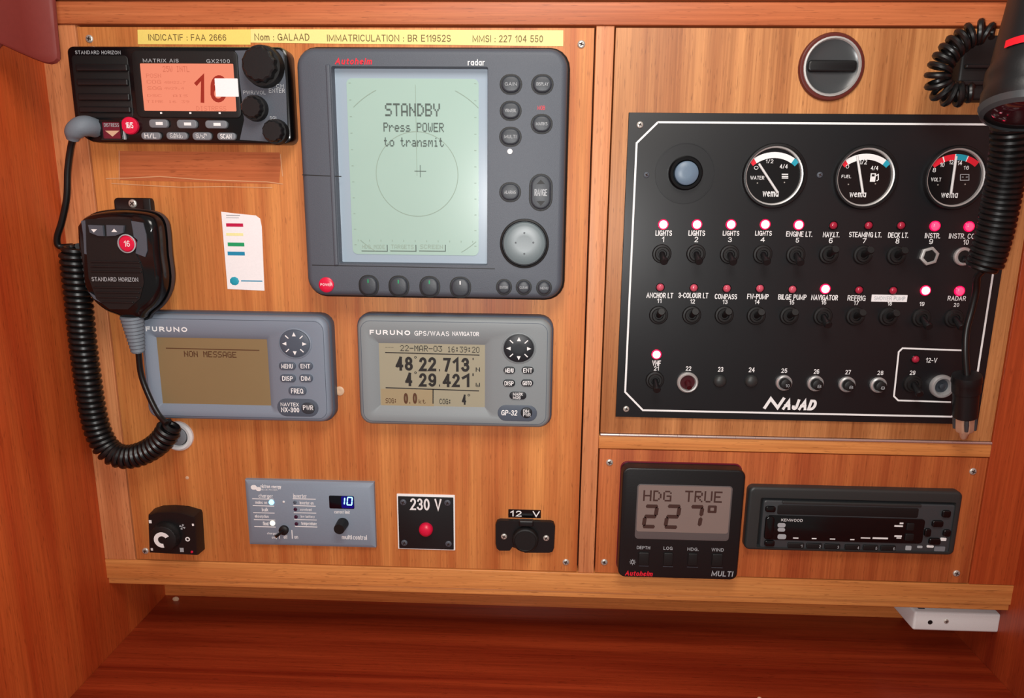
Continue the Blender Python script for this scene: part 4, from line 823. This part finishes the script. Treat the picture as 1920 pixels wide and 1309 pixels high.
# captions
for tx, bx in (('LIGHTS', (99.0, -28.7, 13.0, 4.2)), ('LIGHTS', (124.9, -28.4, 13.0, 4.2)), ('LIGHTS', (151.7, -28.2, 12.9, 3.7)), ('LIGHTS', (177.0, -27.9, 12.9, 3.7)), ('ENGINE LT.', (204.8, -28.2, 20.3, 4.1)), ('NAV.LT.', (229.6, -28.3, 12.8, 4.1)), ('STEAMING LT.', (255.9, -28.0, 25.1, 4.1)), ('DECK LT.', (281.2, -28.1, 15.6, 4.1)), ('INSTR.', (307.6, -28.2, 11.8, 4.1)), ('INSTR. COCKPIT', (335.8, -28.2, 31.3, 4.1)),
               ('ANCHOR LT', (98.6, -78.4, 21.4, 4.3)), ('3-COLOUR LT', (125.4, -78.0, 23.8, 4.3)), ('COMPASS', (151.4, -78.5, 17.8, 4.3)), ('FW-PUMP', (176.8, -78.1, 16.9, 4.3)), ('BILGE PUMP', (204.1, -78.1, 22.3, 4.3)), ('NAVIGATOR', (229.6, -78.1, 21.0, 4.3)), ('REFRIG', (254.8, -78.1, 14.2, 4.3)), ('RADAR', (333.1, -77.1, 14.1, 3.8)), ('VHF', (99.0, -134.6, 7.0, 4.5)), ('12-V', (320.2, -127.9, 8.9, 4.0)),
               ('1', (98.7, -33.7, 1.7, 4.2)), ('2', (124.9, -33.4, 2.9, 4.2)), ('3', (151.2, -33.2, 2.9, 3.8)), ('4', (176.8, -32.9, 3.3, 3.7)), ('5', (203.8, -33.0, 2.5, 3.7)), ('6', (229.7, -32.9, 2.9, 4.1)), ('7', (255.7, -32.7, 2.9, 3.7)), ('8', (281.2, -32.6, 2.9, 4.1)), ('9', (307.0, -32.7, 2.9, 4.1)), ('10', (333.8, -32.8, 4.1, 4.1)),
               ('11', (98.4, -82.8, 3.4, 3.5)), ('12', (125.1, -82.8, 3.8, 3.5)), ('13', (151.1, -82.8, 3.8, 3.5)), ('14', (176.6, -82.4, 3.8, 3.5)), ('15', (204.1, -82.4, 3.8, 3.5)), ('16', (229.4, -82.0, 3.8, 3.4)), ('17', (255.0, -82.0, 3.8, 3.4)), ('18', (281.3, -82.2, 3.3, 3.0)), ('19', (306.5, -82.0, 3.7, 3.4)), ('20', (333.5, -82.3, 4.2, 3.0)),
               ('21', (99.1, -139.1, 3.9, 3.6)), ('22', (125.4, -138.6, 4.4, 3.6)), ('23', (151.6, -138.8, 4.3, 4.1)), ('24', (176.9, -138.7, 4.8, 4.1)), ('25', (203.3, -138.9, 4.7, 3.6)), ('26', (229.4, -139.1, 4.3, 4.0)), ('27', (254.8, -139.2, 4.3, 3.6)), ('28', (280.8, -139.2, 4.7, 3.6)), ('29', (306.5, -138.6, 4.3, 3.6))):
    t.print(tx, bx, 2.15, 'white', bold=.03)
k = t.part('paper_label', MB().slab(*(280.4, -77.9, 27.9, 5.6), .3, 2, 2.35), 'paper', label='white label strip'); t.print('SHOWER PUMP', (280.6, -77.9, 24.2, 3.0), 2.45, 'greyprint', k, .01)
# name badge
t.print('N', (197.6, -166.8, 17.0, 10.1), 2.2, 'white', bold=.14, shear=.28)
t.print('AJAD', (218.4, -167.7, 27.8, 9.2), 2.2, 'white', bold=.14, shear=.28)
# toggle switches
collar = MB().lathe(0, 0, [(7.6, 0), (7.6, 1.0), (7.0, 1.8), (5.8, 2.0), (5.2, 3.2), (3.6, 3.2), (3.2, 2.2)], 24).mesh('toggle_switch', M['black2'])
collar_c = MB().lathe(0, 0, [(7.4, 0), (7.4, 2.2), (6.6, 2.6), (5.2, 2.6), (4.8, 1.2)], 6, ph=.3).mesh('toggle_switch', M['nickel'])
collar_r = MB().lathe(0, 0, [(7.2, 0), (7.2, 2.0), (6.4, 3.0), (5.0, 2.8), (4.6, 1.2)], 24).mesh('toggle_switch', M['nickel'])
def lev(dz, m): return MB().spin((0, 1.5, 0), (0, 13.5, dz), [(0, 2.4), (.35, 2.2), (.6, 2.6), (.9, 3.1), (1, 2.6)], 14).mesh('lever', M[m])
LV = {'d': lev(-5.5, 'black'), 'u': lev(5.0, 'black2'), 'r': lev(-5.5, 'black')}
ins = MB().lathe(0, 0, [(4.9, 0), (4.7, 2.0), (2, 2.2)], 20).mesh('switch_bush', M['black2'])
for i, ((x, z), s_) in enumerate(zip(
        [(98.3, -45.0), (125.2, -44.6), (151.6, -44.7), (177.5, -44.3), (203.3, -44.4), (229.0, -43.6), (255.5, -43.7), (281.4, -43.8), (306.5, -43.9), (332.8, -43.9),
         (98.4, -94.4), (125.0, -94.0), (151.0, -93.5), (176.6, -93.5), (202.8, -93.1), (229.5, -93.1), (255.2, -92.6), (281.2, -92.6), (307.3, -93.1), (332.8, -93.1), (98.3, -148.9), (307.6, -147.8)],
        'ddddduuuhruuuuuduudddd')):
    o = t.put('toggle_switch', collar_c if s_ == 'h' else collar_r if s_ == 'r' else collar, x, z, 2)
    if s_ in 'hr':
        q = bpy.data.objects.new('switch_bush', ins); C.objects.link(q); q.parent = o
    if s_ != 'h':
        q = bpy.data.objects.new('lever', LV['d' if s_ in 'dr' else 'u']); C.objects.link(q); q.parent = o
        if s_ == 'r': q.scale = (.8, .5, .6)
# bare chrome switch, blanking buttons, breakers, socket
x, z = (125.1, -150.2)
k = t.part('toggle_switch', MB().lathe(x, z, [(8.6, 2), (8.6, 4.4), (7.6, 5.6), (6.6, 5.4), (5.8, 3)], 28, cap1=False), 'nickel', label='worn chrome switch collar')
t.part('switch_bush', MB().lathe(x, z, [(6.2, 2), (6, 3.4), (2, 3.4)], 20), 'dimred', k); t.part('lever', MB().spin((x, 3, z), (x+.6, 9, z-3), [(0, 2.6), (1, 2.2)], 14), 'dimred', k)
for (x, z) in ((151.6, -148.7), (177.2, -148.2)): t.part('blanking_button', MB().lathe(x, z, [(5.4, 2), (5.4, 3), (4.8, 4.4), (3.2, 5.6), (1, 6.1)], 24), 'stbez')
for (x, z), n_ in (((203.7, -149.0), '10'), ((229.2, -149.0), '8'), ((254.7, -149.3), '8'), ((280.0, -149.3), '8')):
    k = t.part('breaker', MB().lathe(x, z, [(6.6, 2), (6.4, 4), (5.4, 5), (4.4, 4.4)], 28, cap1=False), 'silver')
    t.part('breaker_button', MB().lathe(x, z, [(4.3, 2.5), (4.2, 8.5), (3.4, 9)], 20), 'black2', k); t.print(n_, (x+.9, z-.8, 3.2, 2.6), 9.15, 'greyprint', k)
x, z = (330.8, -149.3)
k = t.part('socket', MB().lathe(x, z, [(9.6, 2), (9.6, 4.5), (8.6, 6), (7.0, 6), (5.6, 3), (5.4, 1)], 36, cap1=False), 'silver', label='round silver 12 volt socket')
t.part('socket_core', MB().lathe(x, z, [(5.8, .2), (5.8, 2.1)], 24).lathe(x, z, [(2.6, 2), (2.4, 4.5), (1, 5)], 16), 'charcoal2', k)

# ================================================================ heading display and car stereo
t = Thing('heading_display', 'square black display showing HDG TRUE and 227 degrees', 'display', *(132.8, -330.3))
o = (124.9, -272.3, 101.7, 100.2)
t.part('case', MB().slab(o[0], o[1], o[2], o[3], 6, 0, 14, 1.2), 'black'); t.part('gasket', MB().slab(o[0], o[1]+.4, o[2]+1, o[3]+1, 6, 0, 1.2), 'darkred', label='thin red gasket')
w = t.part('window', MB().slab(*(126.3, -261.1, 79.4, 49.9), 3, 13.5, 14.3, .3), 'lcdrim')
scr = t.part('screen', MB().slab(*(126.2, -258.0, 77.0, 42.1), 2, 14, 14.45), 'lcdmulti', w, label='grey liquid crystal screen')
t.part('lettering', dots('HDG', (103.7, -246.2, 23.6, 9.6), 14.6, 1.0), 'inkm', w); t.part('lettering', dots('TRUE', (142.1, -245.9, 31.0, 10.1), 14.6, 1.0), 'inkm', w)
for ch_, bx in (('2', (98.8, -265.0, 12.1, 21.9)), ('2', (117.4, -264.7, 12.5, 22.3)), ('7', (136.8, -264.1, 12.0, 21.3))): t.part('digit', seg7(ch_, bx, 14.62, 3.3, .09), 'inkm', w)
t.part('degree_mark', MB().frame((150.1, -257.0, 7.5, 6.8), 1, (150.1, -257.0, 3.1, 2.9), .5, 14.5, 14.62, .01), 'inkm', w)
for tx, bx, b2, b3 in (('DEPTH', (94.5, -294.1, 11.3, 3.0), (95.2, -304.4, 9.1, 12.0), (95.6, -310.8, 8.2, 1.5)), ('LOG', (115.4, -294.0, 7.7, 3.0), (116.1, -304.2, 8.2, 12.0), (116.3, -310.7, 8.6, 1.5)), ('HDG.', (136.6, -294.3, 9.5, 3.0), (136.9, -303.8, 8.1, 11.5), (137.2, -310.5, 9.5, 1.5)), ('WIND', (157.4, -294.2, 10.3, 3.0), (157.7, -303.7, 9.0, 11.5), (158.1, -310.4, 9.5, 1.5))):
    k = t.part('key', MB().slab(*b2, 1.2, 13.5, 15.2, .6), 'black2'); t.print(tx, bx, 14.2, 'greyprint', k, .04); t.part('underline', MB().quad(b3[0], b3[1]-.6, b3[2], .4, 14.15), 'charcoal', k)
sx, sz = (85.9, -307.9); sm = MB().sector(sx, sz, 1.0, 1.7, 0, 360, 14.2, 16)
for a in range(8): sm.sector(sx, sz, 2.0, 2.8, a*45-6, a*45+6, 14.2, 1)
t.part('sun_icon', sm, 'greyprint')
t.print('Autohelm', (91.8, -318.5, 23.8, 4.6), 14.2, 'redprint', bold=.07, shear=.2); t.print('MULTI', (163.0, -316.5, 18.6, 5.0), 14.2, 'greyprint', bold=.05, shear=.1)

t = Thing('car_stereo', 'black car stereo with disc slot beside the heading display', 'stereo', *(276.9, -302.7))
o = (270.3, -268.1, 177.0, 58.0); hole = (272.9, -271.3, 162.0, 45.9)
t.part('bezel', MB().frame(o, 5, hole, 1.5, 0, 8, 2.5, 3, .6, 4), 'stbez'); t.part('back', MB().slab(o[0], o[1], o[2]-3, o[3]-3, 3, 0, 3), 'black2')
fc = t.part('fascia', MB().slab(*(274.9, -273.2, 159.7, 44.1), 2.5, 2, 7, 1.4), 'stfas')
t.part('disc_slot', MB().slab(*(265.6, -259.1, 117.4, 8.7), 1.6, 6.5, 7.4, .3), 'black2', fc)
t.part('slot_lip', MB().slab(*(267.9, -252.2, 115.6, 2.4), .8, 6.5, 8.2, .6), 'stbez', fc)
t.part('display_window', MB().slab(*(264.2, -275.7, 133.2, 22.6), 3, 6.5, 7.7, .4), 'blackgloss', fc)
t.print('KENWOOD', (219.7, -268.2, 17.9, 2.4), 7.9, 'white', fc, .02)
for bx in ((211.4, -273.1, 6.7, 3.9), (211.6, -277.3, 6.3, 3.4), (212.6, -283.7, 7.2, 4.5)): t.part('disc_emblem', MB().slab(*bx, 1.6, 7.6, 7.9), 'greyprint', fc)
for bx in ((224.4, -284.6, 4.5, 1.0), (239.9, -284.6, 4.0, 1.0), (255.4, -284.6, 4.5, 1.0), (272.0, -284.6, 3.6, 1.0), (282.9, -282.8, 8.0, 1.0), (295.2, -282.7, 12.9, 1.5), (309.1, -271.0, 7.1, 1.5), (311.2, -268.5, 3.1, 1.5), (309.8, -280.3, 6.2, 1.5), (310.7, -282.0, 4.0, 1.0)):
    t.part('lettering', MB().quad(*bx, 7.9), 'white', fc)
for bx in ((318.9, -271.4, 6.2, 6.8), (319.2, -280.9, 7.1, 6.4)): t.part('key', MB().slab(*bx, 1, 7, 8.6, .5), 'black2', fc)
for n_, bx in (('1', (225.1, -291.4, 13.5, 4.5)), ('2', (240.7, -291.4, 13.0, 4.5)), ('3', (256.0, -291.5, 13.0, 4.5)), ('4', (272.9, -291.5, 12.5, 4.5)), ('5', (288.1, -291.5, 12.5, 4.5)), ('6', (302.9, -291.5, 12.5, 4.5))):
    k = t.part('preset_key', MB().slab(*bx, .8, 6.5, 8.4, .5), 'black2'); t.print(n_, (bx[0]+4.6, bx[1]-.2, 1.4, 2.6), 8.55, 'greyprint', k)
for bx in ((200.8, -258.6, 8.5, 5.3), (202.7, -290.1, 8.6, 5.5), (347.0, -258.9, 7.0, 6.3), (341.0, -268.0, 9.2, 5.8), (333.9, -276.3, 5.3, 7.3), (349.8, -276.3, 6.2, 6.3), (340.7, -284.2, 9.7, 5.9)):
    t.part('key', MB().slab(*bx, 1.8, 6.5, 9, .9), 'blackgloss')
t.part('volume_keys', MB().slab(*(201.3, -275.5, 7.6, 20.2), 3, 6.5, 9, 1), 'blackgloss')
for bx, m in (((320.1, -291.3, 4.9, 4.0), 'greyprint'), ((329.5, -290.0, 4.4, 2.0), 'greyprint'), ((338.1, -289.3, 5.8, 2.0), 'white'), ((346.2, -291.3, 8.9, 4.4), 'keygrey'), ((348.1, -282.4, 4.9, 2.9), 'white')): t.part('lettering', MB().slab(*bx, .7, 6.8, 7.4), m)

# ================================================================ white box under the right end of the bottom rail
t = Thing('white_box', 'white plastic box fixed under the right end of the bottom rail', 'box', 380, -381, -50)
wb0 = (381.3, -371.0, 76.0, 18.6)
t.part('case', MB().slab(wb0[0], wb0[1], wb0[2], wb0[3], 2.2, -80, -9, 2), 'offwhite')
t.part('hole', MB().lathe(*(357.7, -371.6), [(2.2, -9.4), (2.1, -8.8), (1, -8.9)], 14), 'black2'); t.part('lid_mark', MB().slab((351.8, -367.2)[0], wb0[1]+wb0[3]/2, 6, .3, .1, -22, -14), 'charcoal')
screw(t, *(371.6, -370.0), -9, 2.2)

# ================================================================ hand spotlight with its coiled cord and plug
t = Thing('hand_spotlight', 'black hand spotlight with red band, coiled cord and 12 volt plug', 'spotlight', *(295.4, 52.7), 60)
DL = 110.0
cx, cz = (294.0, 51.3)
ax = Vector((-0.22, 0.30, -1)).normalized()            # (x, d, z): lens faces down and a little towards the viewer
ux = Vector((cx, DL, cz))
def at(s): return tuple(ux-ax*s)
t.part('head', MB().spin(at(0), at(200), [(0, 21.5), (.02, 24), (.06, 24.5), (.08, 23.2), (.1, 24.2), (.13, 24.2), (.15, 22.6), (.2, 22), (.4, 19.4), (.7, 17), (1, 15)], 36), 'black')
t.part('lens_rim', MB().spin(at(-2.4), at(3), [(0, 20.5), (.3, 23.2), (1, 24.6)], 36, False, False), 'lensrim')
t.part('lens', MB().spin(at(-1.6), at(1.5), [(0, 7), (.25, 15), (1, 20.8)], 36), 'lens', label='lens with a dark red reflection painted in')
red = MB(); n_ = 14; axu = ax.orthogonal().normalized(); axw = ax.cross(axu); L0 = []; L1 = []
vd = Vector((-cx, 572-DL, -cz)); vd = (vd-ax*vd.dot(ax)).normalized(); vw = ax.cross(vd)
if vw.x < 0: vw = -vw
for k in range(n_+1):
    an = rad(-44+110*k/n_); dr = vd*math.cos(an)+vw*math.sin(an)
    L0.append(tuple(Vector(at(34))+dr*23.1)); L1.append(tuple(Vector(at(39))+dr*22.9))
t.part('red_band', MB().loft([L0, L1], False, False, False), 'redbar', label='red band round the head')
# upper loop of the cord in front of the black hanger
pp = [(312.8, 112.8)+(34,), (305.1, 114.4)+(30,), (296.3, 109.9)+(28,), (287.9, 101.4)+(28,), (283.0, 91.4)+(28,), (282.3, 82.8)+(28,), (286.3, 75.6)+(28,), (294.6, 72.5)+(30,), (304.9, 74.9)+(34,)]
t.part('coiled_cord', MB().tube(helix([(x, d, z) for x, z, d in pp], 6.9, 14, 16), 2.1, 8), 'rubber')
pp = [(318.0, 52.6)+(60,), (322.6, 30.2)+(56,), (326.0, 5.2)+(50,), (327.3, -20.9)+(46,), (327.4, -40.3)+(42,), (326.4, -51.4)+(40,)]
t.part('coiled_cord', MB().tube(helix([(x, d, z) for x, z, d in pp], 10.2, 26, 16), 2.3, 8), 'rubber')
pp = [(330.1, -52.0)+(34,), (329.4, -57.2)+(30,), (332.5, -67.7)+(26,), (332.7, -82.4)+(24,), (331.1, -99.1)+(24,), (331.5, -115.5)+(26,), (334.3, -134.5)+(28,)]
t.part('lead', MB().tube([(q.x, q.z, q.y) for q in smooth([(x, z, d) for x, z, d in pp], 6)], 2.5, 10), 'rubber')
a = (334.1, -132.8); b = (341.1, -168.7)
pb = t.part('plug', MB().spin((a[0], 28, a[1]), (b[0], 22, b[1]), [(0, 6), (.02, 10.2), (.16, 10.8), (.2, 10.2), (.4, 10), (.42, 9), (.98, 8.8), (1, 8.2)], 24), 'black', label='black 12 volt plug')
c = (343.6, -181.4); e = (344.4, -188.9)
t.part('plug_sleeve', MB().spin((b[0], 22, b[1]), (c[0], 20, c[1]), [(0, 7), (.85, 6.8), (1, 6)], 8), 'brass', pb)
for an in (0, 90, 180, 270):
    m_ = Vector((math.cos(rad(an+20)), math.sin(rad(an+20)), 0))*6.9
    t.part('plug_spring', MB().spin((b[0]+m_.x, 22+m_.y, b[1]+.5), (c[0]+m_.x, 20+m_.y, c[1]+1.5), [(0, 1.6), (.5, 1.9), (1, 1.4)], 8), 'lensrim', pb)
t.part('plug_tip', MB().spin((c[0], 20, c[1]), (e[0], 19, e[1]), [(0, 4), (.3, 3.4), (.8, 2.4), (1, 1)], 14), 'brass', pb)

t = Thing('spotlight_hanger', 'black hanger clip on the frame beside the spotlight', 'bracket', *(324.0, 72.8))
t.part('clip', MB().slab(*(322.3, 93.2, 37.8, 44.4), 5, 0, 16, 2), 'black2'); t.part('clip_rib', MB().slab(*(318.8, 93.8, 25.5, 2.9), 1, 15, 19, 1), 'black'); t.part('clip_rib', MB().slab(*(320.2, 82.5, 34.0, 3.6), 1, 15, 19, 1), 'black')

# ================================================================ crumbs on the table
def crumb(x, d, r, label, k): 
    single('crumb', MB().loft([[(x+r*kk*(1+.25*math.sin(3*a+k))*math.cos(a), d+r*.7*kk*(1+.2*math.cos(2*a+k))*math.sin(a), -418.5+h) for a in [2*math.pi*j/9 for j in range(9)]] for kk, h in ((.8, 0), (1, r*.5), (.7, r*1.1), (.2, r*1.3))]), 'capbeige', label, 'crumb', x, -418.5, d)
crumb(-372, -80, 3.2, 'pale crumb lying in the far left corner of the table', .4)
crumb(195, 40, 1.8, 'tiny pale crumb on the table below the stereo', 1.9)
